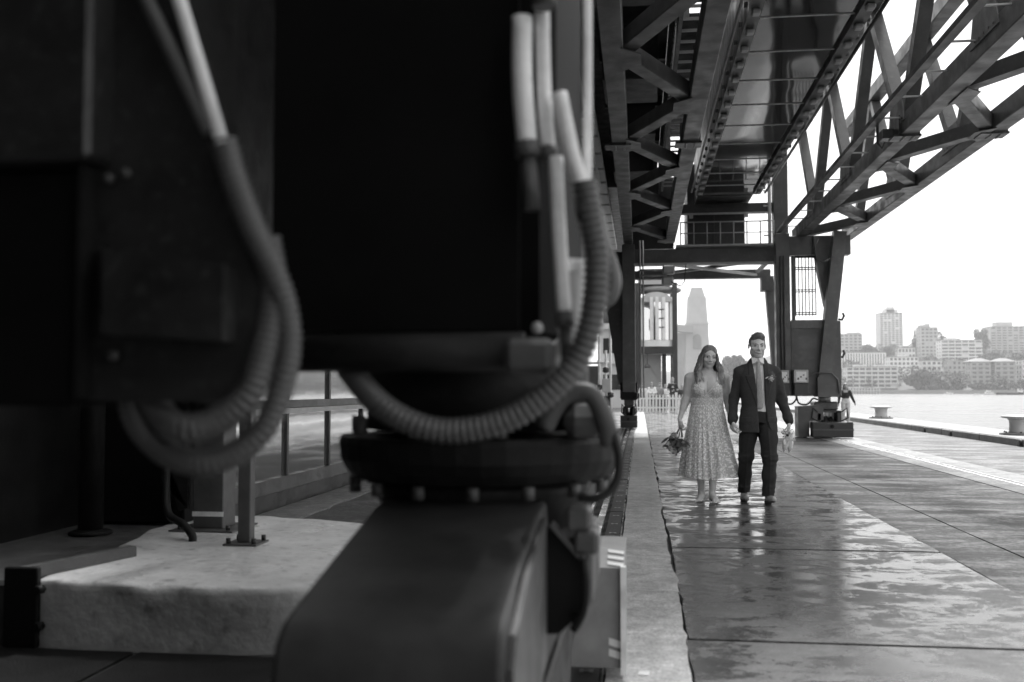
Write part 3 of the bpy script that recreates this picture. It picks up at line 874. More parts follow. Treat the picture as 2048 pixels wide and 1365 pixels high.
# control boxes and swan-neck cables on the seaward leg
def cabinet(x0, x1, z0, z1, label):
    c = empty('control_box', ((x0 + x1) / 2, 25.95, z0), label, 'control box', 'control boxes on the crane leg')
    w = x1 - x0
    MB().cbox(-w / 2, w / 2, -.28, .0, 0, (z1 - z0) * .5, .008).build('case', MATS['steel_dark'], c)
    MB().cbox(-w / 2 - .01, w / 2 + .01, -.29, .0, (z1 - z0) * .5 + .003, z1 - z0, .008).build('case_upper', MATS['steel_light'], c)
    MB().box(-w / 2 + .04, w / 2 - .04, -.3, -.292, (z1 - z0) * .55, (z1 - z0) * .93).build('notice', MATS['white_paint'], c)
    for k in range(4):
        MB().box(-w / 2 + .07 + k * w * .2, -w / 2 + .07 + k * w * .2 + w * .12, -.304, -.3015, (z1 - z0) * (.62 + .08 * (k % 3)), (z1 - z0) * (.7 + .06 * (k % 3))).build('notice_print', MATS['steel_grey'], c)
    return c
cabinet(3.84, 4.17, 1.04, 1.70, 'larger control box with a pale notice on the crane leg right of the groom')
cabinet(3.48, 3.70, 1.04, 1.69, 'smaller control box partly behind the groom shoulder')
for pts, lb in ((((3.9, 25.8, 1.05), (3.95, 25.7, .86), (4.15, 25.7, .84), (4.3, 25.75, .98), (4.42, 25.8, .95)), 'right black swan-neck cable under the control boxes'),
                (((3.52, 25.8, 1.05), (3.56, 25.7, .9), (3.75, 25.7, .84), (3.88, 25.75, .95), (3.9, 25.8, 1.04)), 'left black swan-neck cable under the control boxes')):
    m = MB(); m.tube(smooth_path(pts, 6) if 'smooth_path' in globals() else pts, .022, 8)
    m.build('power_cable', MATS['rubber'], label=lb, cat='cable', group='cables under the control boxes')

# wheel bogies of the gantry
def bogie(x, y, label, w=.98, sea=True):
    b = empty('wheel_bogie', (x, y, 0), label, 'crane bogie', 'wheel bogies under the gantry legs')
    MB().cbox(-w / 2, w / 2, 0, .35, .03, .40, .02).build('bumper', MATS['steel_dark'], b)
    MB().box(-w / 2 - .004, w / 2 + .004, -.03, -.004, .2, .235).build('bumper_lip', MATS['steel_grey'], b)
    MB().cyl((-.02, -.05, .3), .045, .045, 10, 'y').build('tow_eye', MATS['steel_black'], b)
    for s in (-1, 1):
        MB().box(s * w * .42 - .06, s * w * .42 + .06, -.006, .1, .401, .415).build('chip', MATS['steel_light'], b)
    for k in range(3):
        wy = .75 + k * .62
        m = MB(); m.lathe([(.2, -.12), (.26, -.1), (.26, -.07), (.22, -.06), (.22, .06), (.26, .07), (.26, .1), (.2, .12)], 20)
        o = m.build('wheel', MATS['cast_iron'], b); o.rotation_euler = (0, R(90), 0); o.location = (0, wy, .27)
    m = MB(); m.cbox(-w * .3, -w * .2, .45, 2.3, .2, .62, .01); m.cbox(w * .2, w * .3, .45, 2.3, .2, .62, .01); m.box(-w * .3, w * .3, .5, 2.2, .63, .68)
    m.build('side_frame', MATS['steel_dark'], b)
    m = MB(); m.cbox(-w * .3, w * .3, .85, 1.5, .685, .9, .03); m.build('saddle', MATS['steel_grey'], b)
    for s in (-1, 1):
        m = MB(); m.lathe([(.06, 0), (.09, .02), (.09, .2), (.06, .24)], 14, (s * w * .22, .55, .42)); m.build('drive_motor', MATS['steel_black'], b)
        m = MB(); m.tube([(s * w * .25, .5, .6), (s * w * .42, .35, .75), (s * w * .45, .4, .5), (s * w * .3, .5, .42)], .018, 6); m.build('hose', MATS['rubber'], b)
    MB().cyl((0, 1.1, .9), .16, .16, 16).build('pivot', MATS['steel_light'], b)
    return b
b1 = bogie(4.69, 25.3, 'dark seaward crane bogie with a square bumper on the rail right of the groom')
b2 = bogie(-.345, 30.9, 'landward crane bogie with a black bumper on the rail left of the bride', w=.52)
m = MB(); m.prism([(3.93, 0.02), (4.2, .02), (4.2, .42), (4.55, .45), (4.55, .83), (3.93, .78)], 25.75, 26.3, 'y')
m.build('ballast_box', MATS['steel_grey'], label='dark angular ballast box left of the seaward bumper', cat='ballast box')
# fork and bearing over the seaward bogie
m = MB(); m.prism([(4.42, 1.02), (4.95, 1.02), (4.92, 1.35), (4.86, 1.55), (4.55, 1.6), (4.42, 1.5)], 25.75, 26.35, 'y'); gpart(m, 'fork')
m = MB(); m.tube([(4.3, 25.8, 1.05), (4.18, 25.8, 1.15), (4.18, 25.75, 1.5), (4.35, 25.7, 1.62), (4.75, 25.7, 1.62), (4.9, 25.7, 1.45), (4.93, 25.7, 1.1)], .02, 8); gpart(m, 'hose', 'steel_grey')
m = MB(); m.cbox(-.52, -.08, 27.3, 28.2, .92, 1.14, .02); m.cbox(-.6, -.02, 30.9, 32.2, .92, 1.1, .02); gpart(m, 'foot_casting', 'steel_black')
gpart(MB().box(-.55, -.07, 28.0, 31.5, .96, 1.4), 'foot_beam', 'steel_black')

# ---------------------------------------------------------------- boarding gangway slung between the chords
gw = empty('boarding_gangway', (2.28, 20, 6.3), 'glossy-bottomed boarding gangway slung lengthwise under the gantry', 'gangway')
def wp(m, name, matname, parent=None):
    m.v = [(a - 2.28, b - 20, c - 6.3) for a, b, c in m.v]
    return m.build(name, MATS[matname], parent or gw)
def gloss():
    m = mat('gangway_soffit', .02, .07, metal=.0, var=.2, vscale=2, spec=.9)
    N, L = m.node_tree.nodes, m.node_tree.links
    p = N['Principled BSDF']; p.inputs['Coat Weight'].default_value = .1; p.inputs['Coat Roughness'].default_value = .03; p.inputs['IOR'].default_value = 1.4
    tc = N.new('ShaderNodeTexCoord'); mp = N.new('ShaderNodeMapping'); mp.inputs['Scale'].default_value = (1.2, .5, 1)
    n = N.new('ShaderNodeTexNoise'); n.inputs['Scale'].default_value = .8; n.inputs['Detail'].default_value = 1.5
    L.new(tc.outputs['Object'], mp.inputs['Vector']); L.new(mp.outputs['Vector'], n.inputs['Vector'])
    b = N.new('ShaderNodeBump'); b.inputs['Strength'].default_value = .3; b.inputs['Distance'].default_value = .05
    L.new(n.outputs['Fac'], b.inputs['Height']); L.new(b.outputs['Normal'], p.inputs['Normal']); L.new(b.outputs['Normal'], p.inputs['Coat Normal'])
gloss()
y = 10.9
ln = 1.42
while y < 25.9:
    wp(MB().box(1.66, 2.9, y + .008, y + ln - .008, 6.30, 6.33), 'soffit_panel', 'gangway_soffit')
    wp(MB().box(1.64, 2.92, y - .007, y + .007, 6.285, 6.299), 'panel_joint', 'galvanised')
    y += ln
for x0, x1 in ((1.46, 1.64), (2.92, 3.1)):
    wp(MB().box(x0, x1, 10.9, 26.0, 6.22, 6.45), 'edge_channel', 'steel_grey')
    s = -1 if x0 < 2 else 1
    k = 0
    y = 11
    while y < 25.8:
        wp(MB().cbox(x0 + .03, x1 - .03, y, y + .16, 6.15, 6.215, .02), 'roller_bracket', 'steel_light')
        xo = x1 + .04 if s > 0 else x0 - .04
        wp(MB().cyl((xo - .025, y + .08, 6.29), .04, .05, 10, 'x'), 'roller', 'steel_grey')
        y += .72
wp(MB().box(1.5, 3.06, 10.9, 26.0, 6.46, 8.6), 'enclosure', 'steel_dark')
wp(MB().box(1.55, 3.0, 26.02, 28.3, 6.36, 8.5), 'end_vestibule', 'steel_dark')
m = MB(); m.tube([(1.36, 11, 6.32), (1.36, 26, 6.32)], .022, 8); wp(m, 'cable_pipe', 'steel_light')
m = MB(); m.tube([(3.22, 11, 6.26), (3.22, 26, 6.26)], .03, 8); wp(m, 'cable_pipe', 'steel_dark')

# machinery deck, louvres and cable ladders above the landward chords
dk = empty('machinery_deck', (0.2, 15, 7.4), 'dark machinery deck with louvres seen up through the landward bracing', 'machinery deck')
def dp(m, name, matname, parent=None):
    m.v = [(a - .2, b - 15, c - 7.4) for a, b, c in m.v]
    return m.build(name, MATS[matname], parent or dk)
dp(MB().box(-1.3, .52, 8.6, 34, 7.42, 7.5), 'deck_plate', 'steel_black')
dp(MB().box(.56, 1.42, 9, 11.2, 8.6, 8.7), 'cover_plate', 'steel_black')
dp(MB().box(.56, 1.42, 12.2, 19.0, 8.6, 8.7), 'cover_plate', 'steel_black')
dp(MB().box(.56, 1.42, 19.8, 29.2, 8.6, 8.7), 'cover_plate', 'steel_black')
dp(MB().box(-.44, 1.0, 29.2, 29.4, 5.12, 7.41), 'end_wall', 'steel_dark')
for y in (9.0, 12.4, 17.2, 21.0, 24.6):
    dp(MB().cbox(-.62, .36, y, y + 1.5, 6.6, 7.41, .02), 'winch_housing', 'steel_dark')
for y in range(9, 27, 3):
    dp(MB().box(-.7, .5, y, y + .12, 7.2, 7.415), 'joist', 'steel_dark')
for k in range(70):
    y = 9 + k * .26
    if k == 0: sl = dp(MB().box(.53, .55, 9, 9.15, 6.5, 8.6), 'louvre_slat', 'steel_dark')
    else: inst(sl, dk, (0, k * .26, 0))
for x in (.62, .98):
    dp(MB().box(x - .03, x + .03, 8.6, 27, 6.55, 6.65), 'cable_ladder_rail', 'steel_grey')
for k in range(38):
    if k == 0: sl = dp(MB().box(.65, .95, 8.7, 8.73, 6.58, 6.62), 'cable_ladder_rung', 'steel_light')
    else: inst(sl, dk, (0, k * .48, 0))
for y in (9.5, 14.5, 19.5, 23.5):
    dp(MB().box(.6, .75, y, y + .2, 6.66, 9.0), 'hanger', 'steel_light')

# ---------------------------------------------------------------- passenger terminal on the left
tb = empty('terminal_building', (-3.7, 8, 0), 'terminal building with a gridded glass front behind the crane machinery', 'building')
def tp(m, name, matname, parent=None):
    m.v = [(a + 3.7, b - 8, c) for a, b, c in m.v]
    return m.build(name, MATS[matname], parent or tb)
gl = mat('tinted_glass', .12, .05, var=.3, vscale=.8, spec=1.0)
gl.node_tree.nodes['Principled BSDF'].inputs['IOR'].default_value = 3.6
N, L = gl.node_tree.nodes, gl.node_tree.links
tcn = N.new('ShaderNodeTexCoord'); nn = N.new('ShaderNodeTexNoise'); nn.inputs['Scale'].default_value = .8
L.new(tcn.outputs['Object'], nn.inputs['Vector']); bb = N.new('ShaderNodeBump'); bb.inputs['Strength'].default_value = .25; bb.inputs['Distance'].default_value = .02
L.new(nn.outputs['Fac'], bb.inputs['Height']); L.new(bb.outputs['Normal'], N['Principled BSDF'].inputs['Normal'])
SILL, M0, M1, TOP = .30, .93, 1.09, 1.66
tp(MB().box(-4.0, -3.66, 7.2, 42, -.02, .16), 'plinth', 'steel_dark')
tp(MB().box(-3.9, -3.67, 7.2, 42, .161, SILL), 'sill_rail', 'steel_grey')
tp(MB().box(-3.9, -3.67, 7.2, 42, M0 + .02, M0 + .075), 'mid_rail', 'steel_light')
tp(MB().box(-3.9, -3.67, 7.2, 42, M0 + .08, M1), 'mid_rail', 'steel_grey')
tp(MB().box(-3.9, -3.67, 7.2, 42, 2.35, 2.55), 'head_rail', 'steel_grey')
tp(MB().box(-9, -3.75, 7.2, 42, 2.551, 6.38), 'wall', 'steel_black')
tp(MB().box(-9, -3.75, -8, 7.19, -.02, 6.38), 'dark_wall', 'steel_black')
y = 7.3
pn = None
while y < 40.5:
    w = 1.43
    if pn is None:
        pn = [tp(MB().box(-3.74, -3.72, y + .03, y + w - .03, SILL + .002, M0 + .018), 'pane', 'tinted_glass'),
              tp(MB().box(-3.74, -3.72, y + .03, y + w - .03, M1 + .002, 2.348), 'pane', 'tinted_glass'),
              tp(MB().box(-3.78, -3.69, y - .03, y + .03, SILL + .001, M0 + .019), 'mullion', 'steel_dark'),
              tp(MB().box(-3.78, -3.69, y - .03, y + .03, M1 + .001, 2.349), 'mullion', 'steel_dark')]
        yb = y
    else:
        for o in pn:
            inst(o, tb, (0, y - yb, 0), (0, 0, rng.gauss(0, .002)) if o.name.startswith('pane') else None)
    y += w
tp(MB().box(-9, -3.8, 8, 42, .0, .02), 'interior_floor', 'kerb_concrete')
tp(MB().box(-6.5, -6.4, 7.3, 42, .02, 2.5), 'interior_wall', 'facade_mid')
# deep eave over the left side of the wharf
tp(MB().box(-14, -1.02, -9, 2.8, 6.5, 7.2), 'eave', 'steel_dark')
tp(MB().box(-14, -1.02, 9.5, 42, 6.5, 7.2), 'eave', 'steel_dark')  # unseen gap before this stretch, left open to light the plinth
tp(MB().box(-1.02, -.94, -9, 26, 6.45, 7.4), 'fascia', 'steel_black')
tp(MB().box(-1.6, -.46, 26, 64, 6.5, 7.3), 'link_eave', 'steel_dark')
tp(MB().box(-14, 1.0, -9.3, -.9, 0, 7.4), 'added_shade_block', 'steel_dark')  # unseen block added behind the camera to keep light off the machinery
for k in range(12):
    y = 18.5 + k * 1.5
    o = tp(MB().cbox(-1.17, -.80, y, y + 1.28, 6.30, 6.44, .01), 'soffit_panel', 'bright_trim' if k % 4 else 'steel_light')
for y in (10.5, 16):
    tp(MB().box(-3.7, -1.05, y, y + .25, 6.1, 6.495), 'eave_beam', 'steel_black')
m = MB(); m.tube([(-.86, 14, 5.75), (-.86, 22, 5.75)], .03, 8); tp(m, 'downpipe', 'steel_light')
# ---------------------------------------------------------------- out-of-focus crane machinery close to the camera
mat('leg_paint', .006, .7, var=.3, vscale=3, bump=.05, bscale=30, spec=.08)
mat('machine_dark', .012, .5, var=.35, vscale=5, bump=.1, bscale=40, rvar=.1, wear=.008, spec=.2)
mat('machine_mid', .08, .5, var=.3, vscale=5, bump=.08, bscale=40, rvar=.12)
mat('bumper_paint', .28, .45, var=.2, vscale=6, bump=.05)
mat('hose_grey', .10, .36, var=.15, vscale=8)
mat('plate_paint', .018, .45, var=.45, vscale=7, bump=.1, bscale=40, rvar=.15, wear=.02)
mat('rocker_paint', .045, .5, var=.3, vscale=5, bump=.08, bscale=40, spec=.25)
# tall leg housing
lg = empty('crane_leg_housing', (-.5, 2.9, 1.2), 'huge black crane leg housing filling the left foreground', 'crane leg')
def lp(m, name, matname, parent=None):
    m.v = [(a + .5, b - 2.9, c - 1.2) for a, b, c in m.v]
    return m.build(name, MATS[matname], parent or lg)
lp(MB().prism([(-.84, 2.34), (-.235, 2.34), (-.20, 2.42), (-.20, 3.45), (-.84, 3.45)], 1.335, 5.18, 'z'), 'housing', 'leg_paint')
lp(MB().prism([(-.88, 2.30), (-.28, 2.30), (-.28, 2.338), (-.88, 2.338)], 1.34, 5.1, 'z'), 'cover_plate', 'leg_paint')
m = MB(); m.tube([(-.86, 2.24, 1.286), (-.26, 2.24, 1.286)], .045, 16); lp(m, 'cross_tube', 'machine_dark')
m = MB(); m.cbox(-.30, -.19, 2.18, 2.34, 1.235, 1.315, .015); lp(m, 'tube_clamp', 'machine_mid')
m = MB(); m.lathe([(.0, 0), (.010, .002), (.013, .012), (.013, .02)], 14)
o = m.build('clamp_bolt', MATS['steel_light'], lg); o.rotation_euler = (R(90), 0, 0); o.location = (-.222 + .5, 2.178 - 2.9, 1.335 - 1.2)
# conduits up the right edge of the housing
for i, (pts, r) in enumerate((([(-.262, 2.22, 2.05), (-.262, 2.22, 1.9), (-.25, 2.22, 1.745)], .024),
                 ([(-.222, 2.25, 2.3), (-.215, 2.25, 1.9), (-.204, 2.25, 1.74)], .017),
                 ([(-.178, 2.22, 1.87), (-.152, 2.22, 1.74), (-.13, 2.22, 1.66), (-.118, 2.2, 1.6)], .019),
                 ([(-.115, 2.28, 2.6), (-.116, 2.28, 1.9), (-.119, 2.28, 1.63)], .0105),
                 ([(-.188, 2.24, 1.73), (-.18, 2.24, 1.55), (-.168, 2.24, 1.36)], .017),
                 ([(-.215, 2.2, 2.2), (-.21, 2.2, 2.08)], .022))):
    m = MB(); m.tube(smooth_path(pts, 6), r, 12); lp(m, 'conduit', 'galvanised')  # pale lengths: highlights on the conduits put into the colour
    a_, b_ = Vector(pts[-2]), Vector(pts[-1]); d_ = (b_ - a_).normalized()
    m = MB(); m.tube([b_ - d_ * .016, b_ + d_ * .018], r + .005, 12); lp(m, 'coupling', 'machine_mid')
    if i in (0, 4): m = MB(); m.tube([b_ + d_ * .015, b_ + d_ * .14], r * .8, 12); lp(m, 'conduit', 'machine_mid')
m = MB(); m.tube(smooth_path([(-.14, 2.3, 1.5), (-.15, 2.3, 1.4), (-.16, 2.3, 1.31), (-.2, 2.3, 1.27)], 6), .03, 12); lp(m, 'cable_gland', 'galvanised')
lp(MB().box(-.188, -.135, 2.26, 2.30, 1.47, 1.49), 'clamp_strap', 'galvanised')
lp(MB().cyl((-.48, 2.95, 1.085), .33, .25, 28), 'leg_flange', 'machine_dark')
for t in range(10):
    a = t * math.pi / 5
    lp(MB().cyl((-.48 + .37 * math.cos(a), 2.95 + .37 * math.sin(a), 1.072), .02, .05, 6), 'flange_bolt', 'machine_mid')

def ribbed(pts, r, pitch=.011, n=14, amp=.14):
    """corrugated hose"""
    P = smooth_path(pts, 24)
    d = [0]
    for a, b in zip(P[:-1], P[1:]): d.append(d[-1] + (b - a).length)
    tot = d[-1]; k = max(8, int(tot / pitch * 4))
    Q, rr, j = [], [], 0
    for i in range(k + 1):
        s = tot * i / k
        while j < len(d) - 2 and d[j + 1] < s: j += 1
        t = (s - d[j]) / max(1e-9, d[j + 1] - d[j])
        Q.append(P[j].lerp(P[j + 1], t)); rr.append(r * (1 + amp * math.cos(2 * math.pi * s / pitch)))
    m = MB(); m.tube(Q, rr, n)
    return m
def hose(pts, r, label, name='corrugated_hose', matname='hose_grey', rib=True, pitch=.011):
    m = ribbed(pts, r, pitch) if rib else MB().tube(smooth_path(pts, 8), r, 12)
    return m.build(name, MATS[matname], label=label, cat='hose', group='hoses on the crane leg')
hose([(-.12, 2.2, 1.66), (-.108, 2.2, 1.58), (-.094, 2.2, 1.488), (-.105, 2.2, 1.354), (-.145, 2.2, 1.255), (-.22, 2.2, 1.178), (-.31, 2.2, 1.128), (-.423, 2.2, 1.108), (-.514, 2.2, 1.127), (-.595, 2.22, 1.172), (-.68, 2.29, 1.245), (-.73, 2.31, 1.31)], .0275,
     'long grey corrugated hose looping in a U under the black leg housing', pitch=.0165)
m = MB(); m.tube(smooth_path([(-.11, 2.58, 1.66), (-.098, 2.58, 1.59), (-.078, 2.58, 1.53), (-.068, 2.58, 1.475), (-.085, 2.58, 1.435), (-.12, 2.58, 1.45)], 8), .022, 12)
m.build('cable_loop', MATS['hose_grey'], label='short drooping cable loop right of the corrugated hose', cat='hose', group='hoses on the crane leg')
hose([(-.19, 2.6, 1.19), (-.15, 2.6, 1.2), (-.09, 2.6, 1.135), (-.055, 2.6, 1.03), (-.066, 2.6, .955), (-.11, 2.6, .92), (-.16, 2.62, .92)], .012,
     'thin black cable curving round the right of the turntable ring', 'thin_cable', 'rubber', False)

# bogie under the leg: turntable ring, neck, rocker beam
bg_ = empty('turntable_bogie', (-.48, 3.0, 0), 'out-of-focus crane bogie with thick turntable ring and rocker beam', 'crane bogie')
def bp_(m, name, matname, parent=None, smooth=None):
    m.v = [(a + .48, b - 3.0, c) for a, b, c in m.v]
    return m.build(name, MATS[matname], parent or bg_)
m = MB(); m.lathe([(.30, .935), (.385, .945), (.405, .97), (.42, 1.0), (.425, 1.05), (.42, 1.066), (.3, 1.07)], 40, (-.48, 3.0, 0), False); rg = bp_(m, 'turntable_ring', 'machine_dark')
for t in range(16):
    a = t * math.pi / 8 + .1
    bp_(MB().cyl((-.48 + .385 * math.cos(a), 3 + .385 * math.sin(a), .905), .017, .035, 6), 'ring_bolt', 'machine_mid', None)
m = MB(); m.lathe([(.22, .70), (.27, .78), (.32, .90), (.33, .934)], 32, (-.48, 3.0, 0)); bp_(m, 'neck', 'machine_dark')
# rocker beam: boat-shaped box sloping down towards the camera
prof = [(3.0, .915), (3.35, .885), (4.0, .78), (4.02, .45), (3.5, .42), (2.6, .4), (1.9, .35), (1.885, .50), (1.89, .64), (1.91, .70), (1.95, .733), (2.0, .748), (2.3, .812), (2.65, .885)]
m = MB(); m.prism(prof, -.72, -.26, 'x'); rk = bp_(m, 'rocker_beam', 'rocker_paint')
bv = rk.modifiers.new('bevel', 'BEVEL'); bv.width = .018; bv.segments = 3; bv.limit_method = 'ANGLE'; bv.angle_limit = R(50)
rk.data.polygons.foreach_set('use_smooth', [True] * len(rk.data.polygons))
wn_ = rk.modifiers.new('normals', 'WEIGHTED_NORMAL')
m = MB(); m.prism([(1.93, .35), (1.93, .66), (1.98, .715), (2.2, .79), (2.62, .866), (2.62, .5)], -.258, -.245, 'x'); bp_(m, 'side_plate', 'machine_mid')
# bracket plate facing the camera right of the beam
m = MB(); m.prism([(-.262, .83), (-.228, .842), (-.15, .748), (-.157, .61), (-.215, .556), (-.262, .552)], 2.66, 2.70, 'y'); bk = bp_(m, 'bracket', 'steel_black')
m = MB(); m.beam((-.235, 2.655, .846), (-.15, 2.655, .752), .05, .012, up=(.74, 0, .67)); bp_(m, 'bracket_flange', 'machine_mid', None)
bp_(MB().cyl((-.165, 2.6, .60), .014, .1, 8, 'y'), 'bracket_pin', 'steel_black', None)
m = MB(); m.tube(smooth_path([(-.15, 2.62, .76), (-.142, 2.6, .7), (-.15, 2.6, .63), (-.175, 2.6, .58)], 5), .012, 8); bp_(m, 'cotter', 'steel_black')
bp_(MB().cbox(-.25, -.13, 2.7, 3.2, .62, .80, .01), 'motor', 'machine_mid', None)
for zz, xx in ((.86, -.165), (.80, -.145)):
    bp_(MB().cbox(xx - .03, xx + .035, 2.62, 2.75, zz - .03, zz + .03, .01), 'limit_switch', 'machine_mid', None)
bp_(MB().cbox(-.2, -.09, 2.6, 2.9, 1.075, 1.16, .03), 'sheave_guard', 'machine_mid', None)
m = MB(); m.tube(smooth_path([(-.25, 2.6, 1.1), (-.2, 2.6, 1.18), (-.13, 2.6, 1.19), (-.09, 2.6, 1.12), (-.08, 2.62, 1.06)], 6), .026, 10); bp_(m, 'return_pipe', 'machine_mid')
# wheels and rail bumper
for wy in (2.3, 3.0, 3.65):
    m = MB(); m.lathe([(.2, -.1), (.27, -.09), (.27, -.06), (.23, -.05), (.23, .05), (.27, .06), (.27, .09), (.2, .1)], 24)
    o = m.build('wheel', MATS['cast_iron'], bg_); o.rotation_euler = (0, R(90), 0); o.location = (.115, wy - 3, .235)
bp_(MB().cbox(-.50, -.24, 2.0, 4.0, .3, .44, .01), 'wheel_frame', 'machine_dark', None)
# bumper plate and its step
m = MB(); m.prism([(4.20, .05), (4.20, .46), (4.32, .525), (4.62, .53), (4.62, .05)], -.60, -.066, 'x'); bu = bp_(m, 'bumper', 'bumper_paint')
bp_(MB().box(-.085, -.062, 4.17, 4.2, .03, .47), 'bumper_edge', 'galvanised', None)
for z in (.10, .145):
    m = MB(); m.add([(-.135, 4.196, z), (-.086, 4.196, z - .014), (-.086, 4.196, z + .016), (-.135, 4.196, z + .03)], [(0, 1, 2, 3)]); bp_(m, 'painted_sun_slit', 'white_paint', bu)  # slits of sunlight on the bumper face, painted as white quads
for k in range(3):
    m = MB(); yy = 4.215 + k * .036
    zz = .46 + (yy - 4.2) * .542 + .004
    m.add([(-.14, yy, zz), (-.072, yy - .012, zz - .006), (-.072, yy + .006, zz + .0035), (-.14, yy + .018, zz + .0095)], [(0, 1, 2, 3)]); bp_(m, 'painted_sun_slit', 'white_paint', bu)  # more sunlight slits, painted on the sloping top

# bracket plate, raised box, pipes and looped hoses at far left
jb = empty('cable_anchor_plate', (-.82, 1.74, 1.2), 'blurred dark cable anchor plate with a raised box and bolts, far left', 'cable anchor')
def jp(m, name, matname, parent=None):
    m.v = [(a + .82, b - 1.74, c - 1.2) for a, b, c in m.v]
    return m.build(name, MATS[matname], parent or jb)
m = MB(); m.prism([(-1.01, 1.18), (-.74, 1.18), (-.66, 1.3), (-.64, 1.36), (-.745, 1.63), (-.9, 2.1), (-1.01, 2.1)], 1.72, 1.76, 'y'); jp(m, 'plate', 'plate_paint')
jp(MB().box(-1.012, -1.0, 1.68, 1.719, 1.185, 2.1), 'plate_rib', 'machine_dark')
m = MB(); m.prism([(-.945, 1.30), (-.72, 1.285), (-.72, 1.42), (-.945, 1.45)], 1.65, 1.719, 'y'); jp(m, 'raised_box', 'plate_paint')
jp(MB().cbox(-.985, -.955, 1.69, 1.719, 1.34, 1.46, .008), 'box_hinge', 'steel_black')
for x, z in ((-.967, 1.588), (-.934, 1.597), (-.952, 1.262)):
    m = MB(); m.lathe([(.0, 0), (.007, .001), (.009, .01), (.009, .016)], 12)
    o = m.build('plate_bolt', MATS['machine_mid'], jb); o.rotation_euler = (R(90), 0, 0); o.location = (x + .82, 1.716 - 1.74, z - 1.2)
m = MB(); m.tube([(-.93, 1.68, 2.0), (-.89, 1.68, 1.917), (-.762, 1.68, 1.66)], .014, 12); jp(m, 'pipe', 'machine_mid')
m = MB(); m.tube([(-.87, 1.68, 2.0), (-.826, 1.68, 1.914), (-.738, 1.68, 1.638)], .013, 12); jp(m, 'pipe', 'galvanised')
hose([(-.74, 1.69, 1.645), (-.717, 1.69, 1.57), (-.683, 1.70, 1.48), (-.650, 1.72, 1.40), (-.638, 1.74, 1.34), (-.636, 1.75, 1.28), (-.645, 1.75, 1.22), (-.68, 1.75, 1.13), (-.745, 1.75, 1.079), (-.812, 1.75, 1.066), (-.891, 1.77, 1.09), (-.956, 1.79, 1.154), (-.98, 1.81, 1.25)], .023,
     'outer corrugated hose looped below the anchor plate', pitch=.014, matname='hose_grey')
hose([(-.676, 1.735, 1.475), (-.662, 1.735, 1.40), (-.664, 1.735, 1.34), (-.675, 1.73, 1.27), (-.70, 1.72, 1.19), (-.765, 1.72, 1.142), (-.823, 1.72, 1.13), (-.882, 1.765, 1.15), (-.93, 1.80, 1.2), (-.95, 1.81, 1.28)], .026,
     'inner thick corrugated hose looped below the anchor plate', pitch=.014)
hose([(-.70, 1.8, 1.3), (-.715, 1.8, 1.22), (-.76, 1.8, 1.175), (-.82, 1.8, 1.165), (-.87, 1.8, 1.2)], .017,
     'innermost thin black hose behind the two corrugated loops', pitch=.009, matname='rubber')
# reel housing left of the plate
rh = empty('cable_reel_housing', (-1.25, 1.9, 0), 'plain black cable reel housing at the left picture edge', 'reel housing')
MB().cbox(-.35, .28, -.26, .4, 1.612, 2.6, .01).build('upper_panel', MATS['plate_paint'], rh)
MB().cbox(-.35, .235, -.2, .4, 1.17, 1.61, .01).build('lower_case', MATS['leg_paint'], rh)
MB().cbox(-.3, .2, .0, .35, 2.61, 5.6, .01).build('hanger', MATS['leg_paint'], rh)

# ---------------------------------------------------------------- white concrete plinth with its steelwork
mat('plinth_paint', .68, .36, var=.22, vscale=2.2, bump=.4, bscale=16, rvar=.12, rscale=3, wear=-.3)
def plinth_mesh():
    base = [(-2.84, 4.46), (-2.78, 4.40), (-2.2, 4.37), (-1.75, 4.40), (-1.5, 4.55), (-1.38, 4.9), (-1.40, 5.5), (-1.5, 6.05), (-1.68, 6.42), (-2.0, 6.68), (-2.5, 6.82), (-2.86, 6.86), (-3.1, 6.8), (-3.15, 6.2), (-2.95, 5.2)]
    P = smooth_path([(a, b, 0) for a, b in base] + [(base[0][0], base[0][1], 0)], 14)[:-1]
    n = len(P)
    cx, cy = -2.3, 5.6
    g_ = np.random.default_rng(5)
    ph = g_.uniform(0, 6.28, (10,)); fr = g_.uniform(2, 22, (10, 3))
    def wob(x, y, z): return sum(math.sin(fr[i, 0] * x + fr[i, 1] * y + fr[i, 2] * z + ph[i]) for i in range(10)) / 10
    rings = [(0, -.02), (.0, .06), (-.004, .13), (.0, .2), (.0, .262), (-.006, .285), (-.022, .3), (-.05, .304)] + [(-k, .305) for k in (.1, .16, .24, .34, .46, .6, .78, 1.0)]
    v, f = [], []
    for off, z in rings:
        for p in P:
            d = Vector((p.x - cx, p.y - cy, 0)); l = d.length
            s = (l + off) / l if off > -.06 else max(.0, (l + off * 1.4) / l)
            x, y = cx + d.x * s, cy + d.y * s
            w = wob(x, y, z * 3) * (.024 if .24 < z < .304 else .010)
            v.append((x + d.x / l * w, y + d.y / l * w, z + (w * .5 if z > .28 else 0)))
    for i in range(len(rings) - 1):
        for k in range(n): f.append((i * n + k, i * n + (k + 1) % n, (i + 1) * n + (k + 1) % n, (i + 1) * n + k))
    f.append(tuple((len(rings) - 1) * n + k for k in range(n)))
    m = MB(); m.add(v, f, True); return m
pm = plinth_mesh(); pm.v = [(a + 3, b - 5.6, c) for a, b, c in pm.v]
plo = empty('concrete_plinth', (-3, 5.6, 0), 'low white-painted concrete plinth with chipped rounded edges, lower left', 'plinth')
pm.build('block', MATS['plinth_paint'], plo)
MB().cbox(-1.7, .14, -1.17, 1.3, -.02, .292, .02).build('shaded_plinth_end', MATS['machine_mid'], plo)  # plinth carries on here; its shadow is put into a darker grey
